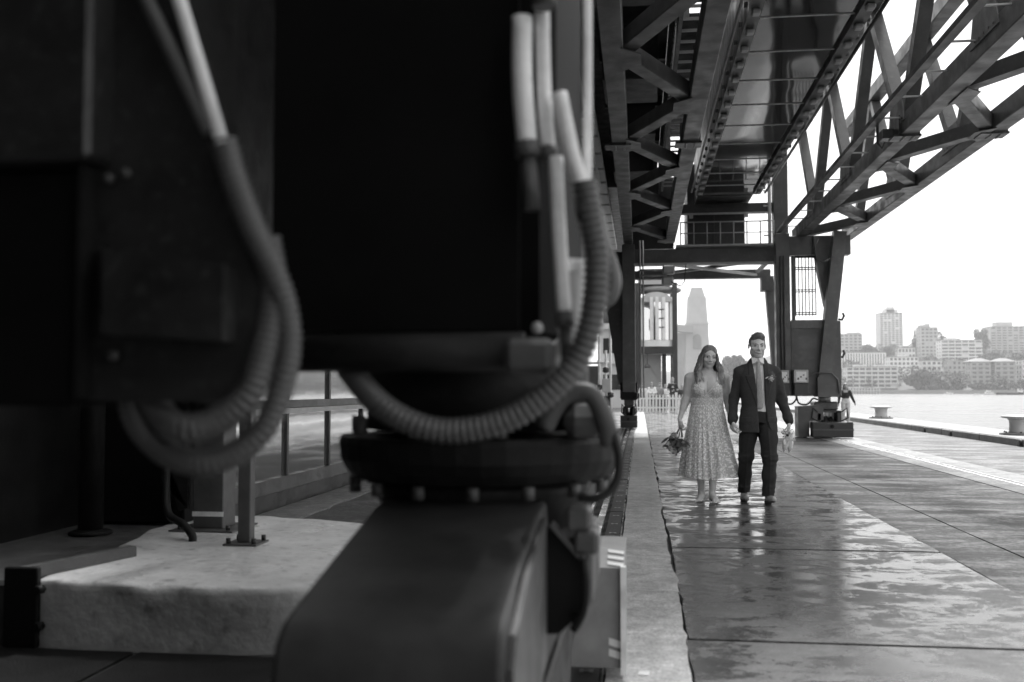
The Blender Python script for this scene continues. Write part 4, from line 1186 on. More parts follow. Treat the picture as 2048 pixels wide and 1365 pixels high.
m = MB(); m.cbox(.03 - .17, .03 + .0, -1.235, -1.20, 0, .37, .006); m.v = [(a + .2 - .02, b, c) for a, b, c in m.v]; m.build('corner_angle', MATS['steel_black'], plo)
m = MB(); m.beam((.09, -1.21, .335), (.29, -.5, .335), .05, .055); m.build('edge_strip', MATS['machine_mid'], plo)
for z in (.1, .27):
    for sx in (-.02, .22):
        MB().cyl((.0 + sx, -1.26, z), .022, .05, 6, 'y').build('angle_bolt', MATS['steel_black'], plo)
def post(x, y, w, h, matname, label, name, plate=.2):
    o = empty(name, (x, y, .303), label, 'post')
    MB().cbox(-w / 2, w / 2, -w / 2, w / 2, .014, h, .005).build('shaft', MATS[matname], o)
    MB().box(-plate / 2, plate / 2, -plate / 2, plate / 2, 0.002, .0135).build('base_plate', MATS['machine_mid'], o)
    for a in (-1, 1):
        for b in (-1, 1):
            MB().cyl((a * plate * .38, b * plate * .38, .014), .014, .03, 6).build('anchor_bolt', MATS['cast_iron'], o)
    return o
post(-2.28, 5.6, .075, 1.9, 'machine_mid', 'slim square steel post bolted to the white plinth', 'steel_post', .2)
p2 = post(-2.74, 6.2, .2, 2.2, 'machine_mid', 'broad steel column on the white plinth left of the slim post', 'steel_column', .42)
MB().box(-.103, .103, -.106, -.1015, .09, .12).build('weld_band', MATS['galvanised'], p2)
m = MB(); m.prism([(-.32, .30), (-.14, .52), (-.14, .14), (-.2, .12), (-.32, .5)], -.1, -.06, 'y'); m.build('gusset', MATS['machine_dark'], p2)
m = MB(); m.tube(smooth_path([(-2.98, 6.0, 1.0), (-2.95, 5.95, .62), (-2.86, 5.8, .45), (-2.72, 5.7, .40), (-2.64, 5.66, .34), (-2.63, 5.65, .3)], 8), .024, 10)
m.build('bent_pipe', MATS['machine_dark'], label='bent pipe curving down onto the white plinth beside the column', cat='pipe')
m = MB(); m.cyl((-3.42, 5.9, .3), .075, 2.6, 14); m.lathe([(.13, .3), (.13, .315), (.08, .33)], 14, (-3.42, 5.9, 0))
m.build('standpipe', MATS['steel_black'], label='black standpipe at the back left of the plinth', cat='pipe')
MB().cbox(-4.6, -3.02, 6.35, 6.9, .31, 3.2, .01).build('switchgear_cabinet', MATS['leg_paint'], label='black switchgear cabinet standing at the rear of the plinth', cat='cabinet')

# ---------------------------------------------------------------- things beyond the gantry
fr_root_x = -.33
fence = empty('picket_fence', (-.33, 51.5, 0), 'white picket fence crossing the wharf behind the bride', 'fence')
x = 0.0; pk = None; i = 0
while x < 5.2:
    if i % 9 == 4:
        MB().cbox(x - .065, x + .065, -.06, .06, -.02, 1.06, .01).build('post', MATS['white_paint'], fence)
    elif pk is None:
        m = MB(); m.prism([(-.045, .05), (.045, .05), (.045, .9), (0, .98), (-.045, .9)], -.012, .012, 'y'); pk = m.build('picket', MATS['white_paint'], fence, loc=(x, -.03, 0)); 
    else: inst(pk, fence, (x, -.03, rng.uniform(-.01, .01)))
    x += .166; i += 1
for z in (.25, .72):
    MB().box(-.05, 5.2, .0, .04, z, z + .08).build('rail', MATS['white_paint'], fence)

# raised white pavilion on dark posts
pv = empty('viewing_pavilion', (1.0, 62, 0), 'raised white pavilion with arched window on dark posts behind the fence', 'pavilion')
for x, w in ((-1.15, .42), (1.15, .3)):
    MB().cbox(x - w / 2, x + w / 2, -.2, .2, 0, 7.8, .02).build('post', MATS['steel_dark'], pv)
    MB().cbox(x - w / 2, x + w / 2, 4.0, 4.4, 0, 7.8, .02).build('post', MATS['steel_dark'], pv)
MB().box(.35, .62, .3, .6, 0, 3.4).build('post', MATS['steel_dark'], pv)
MB().box(-1.0, 1.0, -.25, 4.2, 3.42, 3.85).build('floor_beam', MATS['steel_dark'], pv)
def bay(z0, z1, x0, x1, dpt, n=12):
    pts = [(x0, 3.8)] + [(x0 + (x1 - x0) * k / n, -dpt * math.sin(math.pi * k / n)) for k in range(n + 1)] + [(x1, 3.8)]
    return pts
m = MB(); m.prism(bay(0, 0, -.93, .98, .42), 3.86, 4.25, 'z'); m.build('apron_wall', MATS['white_paint'], pv)
m = MB(); m.prism(bay(0, 0, -.9, .95, .3), 4.26, 6.9, 'z'); m.build('bay_glass', MATS['tinted_glass'], pv)
for t in (0, .34, .52, .74, 1.0):
    x = -.9 + 1.85 * t; y = -.3 * math.sin(math.pi * t) - .06
    MB().box(x - .1, x + .1, y - .1, y + .1, 4.26, 6.9).build('window_post', MATS['white_paint'], pv)
for z in (5.0, 5.55, 6.1):
    MB().box(.1, .5, -.42, -.36, z, z + .06).build('glazing_bar', MATS['steel_grey'], pv)
m = MB(); m.prism([(-.95, 6.6)] + [(0.02 - .97 * math.cos(math.pi * k / 14), 6.6 + .62 * math.sin(math.pi * k / 14)) for k in range(15)] + [(1.0, 6.6)], -.34, -.1, 'y'); m.build('arched_head', MATS['bright_trim'], pv)
m = MB(); m.lathe([(1.3, 7.3), (1.45, 7.38), (1.45, 7.52), (1.2, 7.62), (.2, 7.7)], 28, (.15, 1.2, 0)); m.build('round_roof', MATS['kerb_concrete'], pv)
m = MB(); m.box(-1.1, .9, -.1, 4, 7.71, 8.6); m.build('roof_box', MATS['facade_mid'], pv)
for z0 in (.1, 1.75):
    m = MB(); m.beam((-.9, .8, z0), (.3, .8, z0 + 1.6), .05, .05); m.beam((-.9, .8, z0 + 1.6), (.3, .8, z0), .05, .05); m.build('cross_brace', MATS['facade_mid'], pv)
m = MB(); m.box(-.95, .32, .9, .95, .05, 3.4); m.build('back_panel', MATS['facade_mid'], pv)
lf = MB(); lf.cyl((-.55, -.1, 2.75), .03, .7, 8); lf.lathe([(.2, 2.55), (.22, 2.62), (.1, 2.8)], 14, (-.55, -.1, 0)); lf.build('pendant_lamp', MATS['steel_grey'], pv)

# kiosk, pipes and clutter seen left of the landward leg
ks = empty('service_kiosk', (-2.05, 42, 0), 'grey service kiosk with white corner posts left of the crane leg', 'kiosk')
MB().cbox(-.35, .32, 0, 1.2, 0, 2.2, .02).build('body', MATS['steel_grey'], ks)
for x in (-.38, .36): MB().box(x - .05, x + .05, -.06, .05, 0, 2.3).build('corner_post', MATS['white_paint'], ks)
MB().box(-.45, .5, -.1, 1.3, 2.31, 2.37).build('roof', MATS['white_paint'], ks)
fr2 = empty('pipe_stand', (-1.42, 40.5, 0), 'cluttered pipe stand with valves between the kiosk and the crane leg', 'pipe stand')
for x, z in ((-.22, 3.4), (.05, 2.8), (.24, 4.2)):
    MB().cyl((x, 0, 0), .05, z, 10).build('pipe', MATS['white_paint'], fr2)
for x, z in ((-.22, 1.3), (.05, 2.0), (.24, 1.0), (.05, .7)):
    m = MB(); m.lathe([(.05, -.12), (.13, -.08), (.13, .08), (.05, .12)], 12, (x, 0, z)); m.build('valve', MATS['steel_dark'], fr2)
MB().cbox(-.1, .25, -.15, .1, 1.1, 1.65, .02).build('meter_box', MATS['bright_trim'], fr2)
MB().cbox(-.05, .22, -.12, .1, .55, .95, .02).build('meter_box', MATS['steel_black'], fr2)
m = MB(); m.tube([(-.3, .0, 2.3), (.3, .0, 2.3)], .04, 8); m.build('pipe', MATS['white_paint'], fr2)
sh = empty('shed', (-2.3, 66, 0), 'pale two-storey shed with window bands far left behind the crane leg', 'building')
MB().box(-.4, 1.5, 0, 6, 0, 7.5).build('wall', MATS['facade_white'], sh)
for z in (1.2, 3.6, 5.6):
    MB().box(-.1, 1.1, -.05, -.003, z, z + 1.0).build('window', MATS['window_far'], sh)
for z in (2.9, 5.2):
    MB().box(-.5, 1.6, -.35, -.01, z, z + .25).build('ledge', MATS['white_paint'], sh)
MB().cbox(-.6, 1.7, -.5, 6.2, 7.51, 7.8, .02).build('roof', MATS['steel_grey'], sh)

m = MB(); m.add([(-.02, 4.27, .008), (.03, 4.26, .008), (.035, 4.285, .02), (-.01, 4.30, .014)], [(0, 1, 2, 3)])
m.build('litter_scrap', MATS['white_paint'], label='tiny white scrap of litter on the concrete strip near the camera', cat='litter')

mat('shade_plate', .012, .6, var=.4, vscale=9, spec=.15, bump=.3, bscale=90)  # near-black base carries the deep shade on this stretch of floor
cpr = empty('shaded_floor_plates'); tag(cpr, kind='structure')
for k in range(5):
    MB().cbox(-4.6 + k * .78, -3.85 + k * .78, 1.2, 4.33, -.004, .012, .004).build('floor_shade_plate', MATS['shade_plate'], cpr)
# ---------------------------------------------------------------- figures: distance-field bodies meshed with surface nets
class SDF:
    def __init__(s, lo, hi, h):
        s.lo, s.h = np.array(lo, np.float32), h
        n = np.ceil((np.array(hi) - np.array(lo)) / h).astype(int) + 1
        s.n = n
        s.ax = [s.lo[i] + np.arange(n[i], dtype=np.float32) * h for i in range(3)]
        s.D = np.full(n, .5, np.float32)

    def block(s, lo, hi):
        a = [max(0, int((lo[i] - s.lo[i]) / s.h)) for i in range(3)]
        b = [min(s.n[i], int((hi[i] - s.lo[i]) / s.h) + 2) for i in range(3)]
        if any(a[i] >= b[i] for i in range(3)): return None
        sl = tuple(slice(a[i], b[i]) for i in range(3))
        P = np.meshgrid(*[s.ax[i][sl[i]] for i in range(3)], indexing='ij', sparse=True)
        return sl, P

    def comb(s, lo, hi, fn, k, op='add'):
        m = max(.03, k * 1.5)
        r = s.block([v - m for v in lo], [v + m for v in hi])
        if r is None: return
        sl, P = r
        d = fn(*P).astype(np.float32)
        A = s.D[sl]
        if op == 'sub':
            d = -d
            hh = np.clip(.5 - .5 * (A - d) / k, 0, 1) if k > 0 else None
            s.D[sl] = np.maximum(A, d) if k <= 0 else (A + (d - A) * hh + k * hh * (1 - hh))
            return
        if k <= 0: s.D[sl] = np.minimum(A, d); return
        hh = np.clip(.5 + .5 * (A - d) / k, 0, 1)
        s.D[sl] = A + (d - A) * hh - k * hh * (1 - hh)

    def cone(s, a, b, ra, rb=None, k=.02, op='add', sq=(1, 1, 1)):
        rb = ra if rb is None else rb
        a, b = np.array(a, float), np.array(b, float)
        ba = b - a; L2 = max(1e-9, float(ba @ ba)); rm = max(ra, rb) * max(1, 1 / min(sq))
        def fn(x, y, z):
            px, py_, pz = x - a[0], y - a[1], z - a[2]
            t = np.clip((px * ba[0] + py_ * ba[1] + pz * ba[2]) / L2, 0, 1)
            dx, dy, dz = (px - t * ba[0]) * sq[0], (py_ - t * ba[1]) * sq[1], (pz - t * ba[2]) * sq[2]
            return np.sqrt(dx * dx + dy * dy + dz * dz) - (ra + t * (rb - ra))
        s.comb(np.minimum(a, b) - rm, np.maximum(a, b) + rm, fn, k, op)
        return s

    def chain(s, pts, rs, k=.02, op='add', sq=(1, 1, 1)):
        for i in range(len(pts) - 1): s.cone(pts[i], pts[i + 1], rs[i], rs[i + 1], k, op, sq)
        return s

    def ell(s, c, r, k=.02, op='add', M=None):
        c, r = np.array(c, float), np.array(r, float)
        def fn(x, y, z):
            p = (x - c[0], y - c[1], z - c[2])
            if M is not None: p = tuple(M[i][0] * p[0] + M[i][1] * p[1] + M[i][2] * p[2] for i in range(3))
            k0 = np.sqrt((p[0] / r[0]) ** 2 + (p[1] / r[1]) ** 2 + (p[2] / r[2]) ** 2)
            k1 = np.sqrt((p[0] / r[0] ** 2) ** 2 + (p[1] / r[1] ** 2) ** 2 + (p[2] / r[2] ** 2) ** 2)
            return k0 * (k0 - 1) / np.maximum(k1, 1e-6)
        e = r if M is None else np.array([r.max()] * 3)
        s.comb(c - e, c + e, fn, k, op)
        return s

    def loft(s, secs, k=.02, op='add', p=2.3):
        """stack of superelliptic sections (z, cx, cy, rx, ry)"""
        S = np.array(sorted(secs), float)
        zs = S[:, 0]
        def fn(x, y, z):
            zc = np.clip(z, zs[0], zs[-1])
            g = [np.interp(zc, zs, S[:, i]) for i in range(1, 5)]
            q = (np.abs((x - g[0]) / g[2]) ** p + np.abs((y - g[1]) / g[3]) ** p) ** (1 / p)
            d = (q - 1) * np.minimum(g[2], g[3])
            dz = np.maximum(zs[0] - z, z - zs[-1])
            return np.maximum(d, dz)
        lo = (np.min(S[:, 1] - S[:, 3]), np.min(S[:, 2] - S[:, 4]), zs[0]); hi = (np.max(S[:, 1] + S[:, 3]), np.max(S[:, 2] + S[:, 4]), zs[-1])
        s.comb(lo, hi, fn, k, op)
        return s

    def grid(s):
        return np.meshgrid(*s.ax, indexing='ij', sparse=True)

    def apply(s, fn, near=.03):
        """displace: fn(x,y,z) is added to the field near the surface"""
        idx = np.nonzero(np.abs(s.D) < near)
        s.D[idx] += fn(s.ax[0][idx[0]], s.ax[1][idx[1]], s.ax[2][idx[2]]).astype(np.float32)
        return s

    def clone(s):
        c = object.__new__(SDF); c.__dict__.update(s.__dict__); c.D = s.D.copy(); return c

    def mesh(s, name):
        D = s.D.copy()
        for ax in range(3):
            sl = [slice(None)] * 3
            for e in (0, -1):
                sl[ax] = e; D[tuple(sl)] = np.maximum(D[tuple(sl)], 1e-3)
        ng = D < 0
        cnt = np.zeros(tuple(n - 1 for n in D.shape), np.int8)
        cs = [(i, j, k) for i in (0, 1) for j in (0, 1) for k in (0, 1)]
        sh = D.shape
        def view(A, o): return A[o[0]:sh[0] - 1 + o[0], o[1]:sh[1] - 1 + o[1], o[2]:sh[2] - 1 + o[2]]
        for o in cs: cnt += view(ng, o)
        act = (cnt > 0) & (cnt < 8)
        ijk = np.argwhere(act)
        idx = np.full(act.shape, -1, np.int32); idx[act] = np.arange(len(ijk))
        vals = np.stack([D[ijk[:, 0] + o[0], ijk[:, 1] + o[1], ijk[:, 2] + o[2]] for o in cs], 1)
        acc = np.zeros((len(ijk), 3), np.float64); n = np.zeros(len(ijk))
        C_ = np.array(cs, float)
        for a in range(8):
            for b in range(a + 1, 8):
                if np.abs(C_[a] - C_[b]).sum() != 1: continue
                va, vb = vals[:, a], vals[:, b]
                m = (va < 0) != (vb < 0)
                t = np.where(m, va / np.where(m, va - vb, 1), 0)
                acc += np.where(m[:, None], C_[a] + t[:, None] * (C_[b] - C_[a]), 0); n += m
        V = (ijk + acc / n[:, None]) * s.h + s.lo
        F = []
        for ax in range(3):
            u, w = (ax + 1) % 3, (ax + 2) % 3
            sl0 = [slice(1, sh[i] - 1) for i in range(3)]; sl1 = list(sl0)
            sl0[ax] = slice(0, sh[ax] - 1); sl1[ax] = slice(1, sh[ax])
            A, B = ng[tuple(sl0)], ng[tuple(sl1)]
            e = np.argwhere(A != B)
            if not len(e): continue
            fl = A[tuple(e.T)]
            base = e.copy(); base[:, u] += 1; base[:, w] += 1
            q = []
            for du, dw in ((-1, -1), (0, -1), (0, 0), (-1, 0)):
                c = base.copy(); c[:, u] += du; c[:, w] += dw
                q.append(idx[tuple(c.T)])
            q = np.stack(q, 1)
            q[~fl] = q[~fl][:, ::-1]
            F.append(q)
        F = np.concatenate(F)
        F = F[(F >= 0).all(1)]
        me = bpy.data.meshes.new(name)
        me.vertices.add(len(V)); me.vertices.foreach_set('co', V.astype(np.float32).ravel())
        me.loops.add(F.size); me.loops.foreach_set('vertex_index', F.astype(np.int32).ravel())
        me.polygons.add(len(F)); me.polygons.foreach_set('loop_start', np.arange(0, F.size, 4, dtype=np.int32))
        me.polygons.foreach_set('use_smooth', np.ones(len(F), bool))
        me.update(calc_edges=True)
        return me, V

def tone(me, V, fn):
    a = me.attributes.new('tone', 'FLOAT', 'POINT')
    a.data.foreach_set('value', fn(V[:, 0], V[:, 1], V[:, 2]).astype(np.float32))

def sdf_obj(S, name, m, parent=None, tn=None):
    me, V = S.mesh(name)
    if tn is not None: tone(me, V, tn)
    o = bpy.data.objects.new(name, me); me.materials.append(m); link(o)
    if parent: o.parent = parent
    return o

def tone_mat(name, base, rough=.5, spec=.4, sss=0.0, var=.08, vscale=20, bump=.0, bscale=120):
    """multiplies a base grey with the mesh's own 'tone' attribute (lips, brows, stubble, fabric print)"""
    m = mat(name, base, rough, var=var, vscale=vscale, bump=bump, bscale=bscale, spec=spec)
    N, L = m.node_tree.nodes, m.node_tree.links
    p = N['Principled BSDF']
    src = p.inputs['Base Color'].links[0].from_socket
    at = N.new('ShaderNodeAttribute'); at.attribute_name = 'tone'
    mu = N.new('ShaderNodeMath'); mu.operation = 'MULTIPLY'
    L.new(src, mu.inputs[0]); L.new(at.outputs['Fac'], mu.inputs[1]); L.new(mu.outputs[0], p.inputs['Base Color'])
    p.inputs['Subsurface Weight'].default_value = sss
    p.inputs['Subsurface Radius'].default_value = (.006, .006, .006)
    return m

def wav(seed, lo, hi, n=8, st=(1, 1, 1)):
    g = np.random.default_rng(seed); K = g.normal(size=(n, 3)); K /= np.linalg.norm(K, axis=1)[:, None]
    K = K * g.uniform(lo, hi, n)[:, None] * np.array(st); ph = g.uniform(0, 6.28, n)
    def f(x, y, z): return sum(np.sin(K[i, 0] * x + K[i, 1] * y + K[i, 2] * z + ph[i]) for i in range(n)) / math.sqrt(n)
    return f

def frame(yaw=0, tilt=0, roll=0):
    """rows map world offsets to head space (x right, -y forward, z up)"""
    return np.array((Matrix.Rotation(yaw, 3, 'Z') @ Matrix.Rotation(tilt, 3, 'X') @ Matrix.Rotation(roll, 3, 'Y')).transposed())

def head(S, c, sc=1.0, Rm=None, male=True, det=True):
    """head with face; c = centre between the ears"""
    Rm = np.eye(3) if Rm is None else Rm
    c = np.array(c, float); inv = Rm.T
    fx = np.array((1.13, 1.0, 1.0))
    def W(p): return c + inv @ (np.array(p, float) * fx * sc)
    def E(p, r, k=.012, op='add'): S.ell(W(p), np.array(r) * fx * sc, k * sc, op, M=Rm)
    E((0, .018, .042), (.073, .093, .083))
    E((0, -.024, -.03), (.062 if male else .058, .070, .088), .03)
    if male:
        E((0, -.062, -.104), (.030, .026, .020), .03)
        for s in (-1, 1): E((s * .046, -.012, -.072), (.020, .034, .030), .03)
    else:
        E((0, -.060, -.104), (.022, .024, .018), .03)
        for s in (-1, 1): E((s * .038, -.014, -.066), (.018, .034, .032), .03)
    if not det: 
        S.cone(W((0, -.088, .01)), W((0, -.108, -.03)), .009 * sc, .013 * sc, .012); return W
    for s in (-1, 1):
        E((s * .041, -.062, -.028), (.022, .020, .020), .018)
        E((s * .033, -.106, .008), (.019, .0145, .0125), .010, 'sub')
        E((s * .033, -.083, .004), (.0150, .010, .0095), .008)          # lids
        E((s * .033, -.089, .027), (.022, .010, .0065), .010)           # brow ridge
        E((s * .012, -.099, -.036), (.0085, .011, .008), .006)          # nostril wing
        E((s * .077, .012, -.004), (.009, .020, .032), .008)            # ear
    S.cone(W((0, -.088, .018)), W((0, -.111, -.026)), .0085 * sc, .0115 * sc, .010)
    E((0, -.108, -.031), (.0115, .012, .0105), .008)
    E((0, -.088, -.060), (.026, .014, .014), .012)
    E((0, -.098, -.061), (.021, .0065, .0045), .004)
    E((0, -.096, -.071), (.018, .0075, .0055), .004)
    return W

def face_tone(c, sc, Rm, male, V3, smile=0.0):
    """skin tone multiplier: brows, lashes, lips, nostrils, stubble, painted crease shade"""
    x, y, z = V3
    d = np.stack([x - c[0], y - c[1], z - c[2]], 1) @ Rm.T / sc / np.array((1.13, 1, 1))
    hx, hy, hz = d[:, 0], d[:, 1], d[:, 2]
    ax = np.abs(hx)
    inh = (ax < .1) & (np.abs(hz) < .15) & (hy < -.03)
    def g(u, v, su, sv): return np.exp(-(u / su) ** 2 - (v / sv) ** 2)
    t = np.ones(len(x))
    brow = g(ax - .033, hz - (.028 - .12 * (ax - .03) ** 2 * 20), .021, .0062)
    t *= 1 - (.4 if male else .3) * brow * inh
    eye = g(ax - .033, hz - .006, .0125, .0058)
    t *= 1 - .35 * eye * inh
    lid = g(ax - .033, hz - .013, .017, .003)
    t *= 1 - .2 * lid * inh
    lipc = -.066 + smile * .010 * (ax / .025) ** 2
    lips = g(hx, hz - lipc, .021 + .006 * smile, .0075)
    t *= 1 - .45 * lips * inh
    line = g(hx, hz - lipc, .020 + .008 * smile, .0026)
    if smile: t *= 1 + (.55 if male else .0) * line * inh
    else: t *= 1 - .45 * line * inh
    t *= 1 - .5 * g(ax - .008, hz + .0405, .005, .003) * inh
    # crease shade painted beside the mouth
    t *= 1 - .16 * g(ax - (.034 - (hz + .05) * .35), 0 * hx, .004, 1) * ((hz < -.03) & (hz > -.07)) * inh
    if male:
        st = np.clip((-.035 - hz) / .03, 0, 1) * np.clip((-hy + .05) / .06, 0, 1) * (ax < .09) * (hz > -.14)
        mus = g(hx, hz + .049, .026, .007) * inh
        t *= 1 - .22 * np.clip(st, 0, 1) * (1 - lips * .6) - .18 * mus
    return t

def hand(S, w, d, n, s, sc=1.0, curl=(.5, .6, .5), spread=.06, thumb=(.6, .3), k=.005):
    """five-fingered hand: w wrist, d along the palm, n palm facing, s towards the thumb side"""
    w, d, n, s = [np.array(v, float) for v in (w, d, n, s)]
    d /= np.linalg.norm(d); n -= d * (n @ d); n /= np.linalg.norm(n); s = s - d * (s @ d) - n * (s @ n); s /= np.linalg.norm(s)
    L = .088 * sc
    for q in (-.028, -.01, .01, .027):
        S.cone(w + s * q * .55 * sc, w + d * L + s * q * sc, .0145 * sc, .0125 * sc, .012)
    lens = [(.042, .026, .020), (.046, .030, .022), (.043, .028, .021), (.033, .022, .018)]
    for i, q in enumerate((.029, .0095, -.0105, -.029)):
        p = w + d * (L - (.0 if i in (1, 2) else .006)) + s * q * sc
        a = 0.0
        dirs = d + s * (q / .03) * spread
        dirs = dirs / np.linalg.norm(dirs)
        r = .0092 * sc
        for j, l in enumerate(lens[i]):
            a += curl[j] * (1 + .12 * (i - 1.5))
            v = dirs * math.cos(a) + n * math.sin(a)
            q2 = p + v * l * sc
            S.cone(p, q2, r, r * .9, k); p = q2; r *= .92
    p = w + d * .022 * sc + s * .026 * sc
    S.ell(p + d * .012 * sc + n * .006, (.020 * sc,) * 3, .014)
    v1 = d * math.cos(thumb[0]) + s * math.sin(thumb[0]) * .8 + n * thumb[1]; v1 /= np.linalg.norm(v1)
    v2 = d * math.cos(thumb[0] * .3) + s * .15 + n * (thumb[1] + .3); v2 /= np.linalg.norm(v2)
    q1 = p + v1 * .042 * sc; q2 = q1 + v2 * .03 * sc
    S.cone(p, q1, .0125 * sc, .0105 * sc, .008); S.cone(q1, q2, .0105 * sc, .0088 * sc, k)
    return w + d * L

tone_mat('skin', .66, .6, sss=.0, var=.06, spec=.25)
tone_mat('skin_bg', .36, .55, var=.05)
mat('hair_brown', .075, .42, var=.65, vscale=26, stretch=(1, 1, .12), bump=.5, bscale=40)
mat('hair_dark', .15, .45, var=.55, vscale=40, stretch=(1, 1, .35), bump=.5, bscale=60)
mat('suit_cloth', .052, .85, var=.22, vscale=60, bump=.15, bscale=400, spec=.25)
mat('trouser_cloth', .032, .85, var=.22, vscale=60, bump=.15, bscale=400, spec=.25)
mat('shirt_cloth', .82, .8, var=.07, vscale=25, bump=.1, bscale=200)
mat('tan_leather', .26, .38, var=.25, vscale=30, bump=.1, bscale=120)
mat('sole', .03, .6)
mat('white_satin', .78, .35, var=.06)
def print_mat(name, v0, v1, scale, rough=.75):
    m = bpy.data.materials.new(name); m.use_nodes = True
    N, L = m.node_tree.nodes, m.node_tree.links; p = N['Principled BSDF']; p.inputs['Roughness'].default_value = rough
    tc = N.new('ShaderNodeTexCoord'); vo = N.new('ShaderNodeTexVoronoi'); vo.inputs['Scale'].default_value = scale
    L.new(tc.outputs['Object'], vo.inputs['Vector'])
    mr = N.new('ShaderNodeMapRange'); mr.inputs['From Min'].default_value = .25; mr.inputs['From Max'].default_value = .5
    mr.inputs['To Min'].default_value = v1; mr.inputs['To Max'].default_value = v0
    L.new(vo.outputs['Distance'], mr.inputs['Value']); L.new(mr.outputs['Result'], p.inputs['Base Color']); MATS[name] = m
    return m
print_mat('tie_print', .36, .52, 170)


mat('eye_dark', .02, .3, var=.1); mat('brow_hair', .10, .7, var=.2); mat('teeth', .75, .3, var=.03)
def features(parent, c, sc, Rm, male, smile):
    """eyes, brows and mouth as small parts set into the face"""
    fx = np.array((1.13, 1.0, 1.0))
    def W(p): return tuple(np.array(c) + Rm.T @ (np.array(p, float) * fx * sc))
    for s in (-1, 1):
        MB().tube([W((s * .0215, -.0915, .0045)), W((s * .028, -.0945, .0066)), W((s * .036, -.0940, .0068)), W((s * .0445, -.0885, .0050))], [.0010, .0036, .0036, .0010], 8).build('eye', MATS['eye_dark'], parent)
        MB().tube([W((s * .016, -.0965, .0265)), W((s * .030, -.0965, .0290)), W((s * .043, -.0915, .0282)), W((s * .051, -.0835, .0240))], [.0016, .0032 if male else .0020, .0028 if male else .0016, .0008], 8).build('eyebrow', MATS['brow_hair'], parent)
    n = 9
    pts = [W((.026 * (1 + .25 * smile) * (2 * k / (n - 1) - 1), -.1015 + .016 * (2 * k / (n - 1) - 1) ** 2, -.0665 + .007 * smile * (2 * k / (n - 1) - 1) ** 2)) for k in range(n)]
    rr = [.0012 + .0042 * smile * (1 - (2 * k / (n - 1) - 1) ** 2) for k in range(n)]
    if male: MB().tube(pts, rr, 8).build('teeth', MATS['teeth'], parent)
    else: MB().tube(pts, [.0008 + .0016 * (1 - (2 * k / (n - 1) - 1) ** 2) for k in range(n)], 8).build('mouth_line', MATS['brow_hair'], parent)

# ---------------------------------------------------------------- groom
gr = empty('person', (1.235, 10.80, 0), 'smiling person in a dark suit with patterned tie, carrying white shoes', 'person', rz=-.02)
HC = (.0, -.01, 1.662); HS = .98; HR = frame(.10, .06, .05)
S = SDF((-.40, -.26, .06), (.42, .32, 1.82), .0043)
Wg = head(S, HC, HS, HR, True)
S.cone((0, .02, 1.40), (0, .012, 1.60), .062, .058, .03)
S.loft([(.90, 0, 0, .15, .10), (1.1, 0, 0, .15, .10), (1.36, 0, .01, .165, .10), (1.43, 0, .02, .12, .07), (1.48, 0, .02, .06, .05)], .04)
for s_, (sh, el, wr) in ((-1, ((-.15, .01, 1.36), (-.243, .03, 1.10), (-.266, -.05, .855))), (1, ((.15, .01, 1.36), (.248, .04, 1.10), (.316, .0, .855)))):
    S.chain([(0, 0, 1.34), sh, el, wr], [.06, .045, .034, .026], .03)
for s_, (hp, kn, an) in ((-1, ((-.09, 0, .93), (-.115, .03, .52), (-.12, .27, .12))), (1, ((.09, 0, .93), (.10, -.09, .52), (.09, -.06, .12)))):
    S.chain([(0, 0, .98), hp, kn, an], [.08, .065, .045, .036], .03)
hand(S, (-.266, -.055, .86), (.10, -.10, -1), (.9, .25, 0), (-.1, -1, -.1), .98, (.8, .95, .7), thumb=(.25, .6))
hand(S, (.318, -.005, .855), (-.05, -.06, -1), (-1, .0, 0), (0, -1, -.1), .98, (.75, .95, .7), thumb=(.3, .6))
body = sdf_obj(S, 'body', MATS['skin'], gr, lambda x, y, z: np.where(z > 1.4, face_tone(HC, HS, HR, True, (x, y, z), 1.0), 1.0))
features(gr, HC, HS, HR, True, 1.0)
# hair: swept-up short sides
S = SDF((-.13, -.16, 1.56), (.13, .16, 1.86), .004)
def W(p): return np.array(HC) + HR.T @ (np.array(p) * HS)
S.ell(W((0, .026, .050)), np.array((.079, .094, .086)) * HS, .01, M=HR)
S.ell(W((.008, -.022, .098)), np.array((.052, .056, .044)) * HS, .03, M=HR)
for i in range(22):
    u = (i % 11) / 10 * 2 - 1; r_ = i // 11
    b0 = W((.054 * u - .006, -.070 + .04 * u * u + .04 * r_, .098 - .022 * u * u))
    b1 = W((.052 * u + .006 + rng.uniform(-.004, .004), -.074 + .04 * u * u + .045 * r_, .122 - .028 * u * u + rng.uniform(-.003, .004)))
    b2 = W((.048 * u + .018, -.035 + .03 * u * u + .05 * r_, .132 - .034 * u * u + rng.uniform(-.004, .005)))
    S.chain([b0, b1, b2], [.009, .009, .005], .022)
for s in (-1, 1):
    S.ell(W((s * .078, .016, .038)), np.array((.009, .045, .042)) * HS, .012, M=HR)
    S.cone(W((s * .077, -.022, .025)), W((s * .0735, -.026, -.012)), .006, .003, .008)
S.ell(W((0, -.104, .012)), np.array((.070, .066, .082)) * HS, .012, 'sub', M=HR)
S.ell(W((0, -.07, -.05)), np.array((.096, .08, .05)) * HS, .008, 'sub', M=HR)
hw = wav(3, 180, 420, 8, (1, 1, .4)); S.apply(lambda x, y, z: .0014 * hw(x, y, z))
sdf_obj(S, 'hair', MATS['hair_dark'], gr)
m = MB()
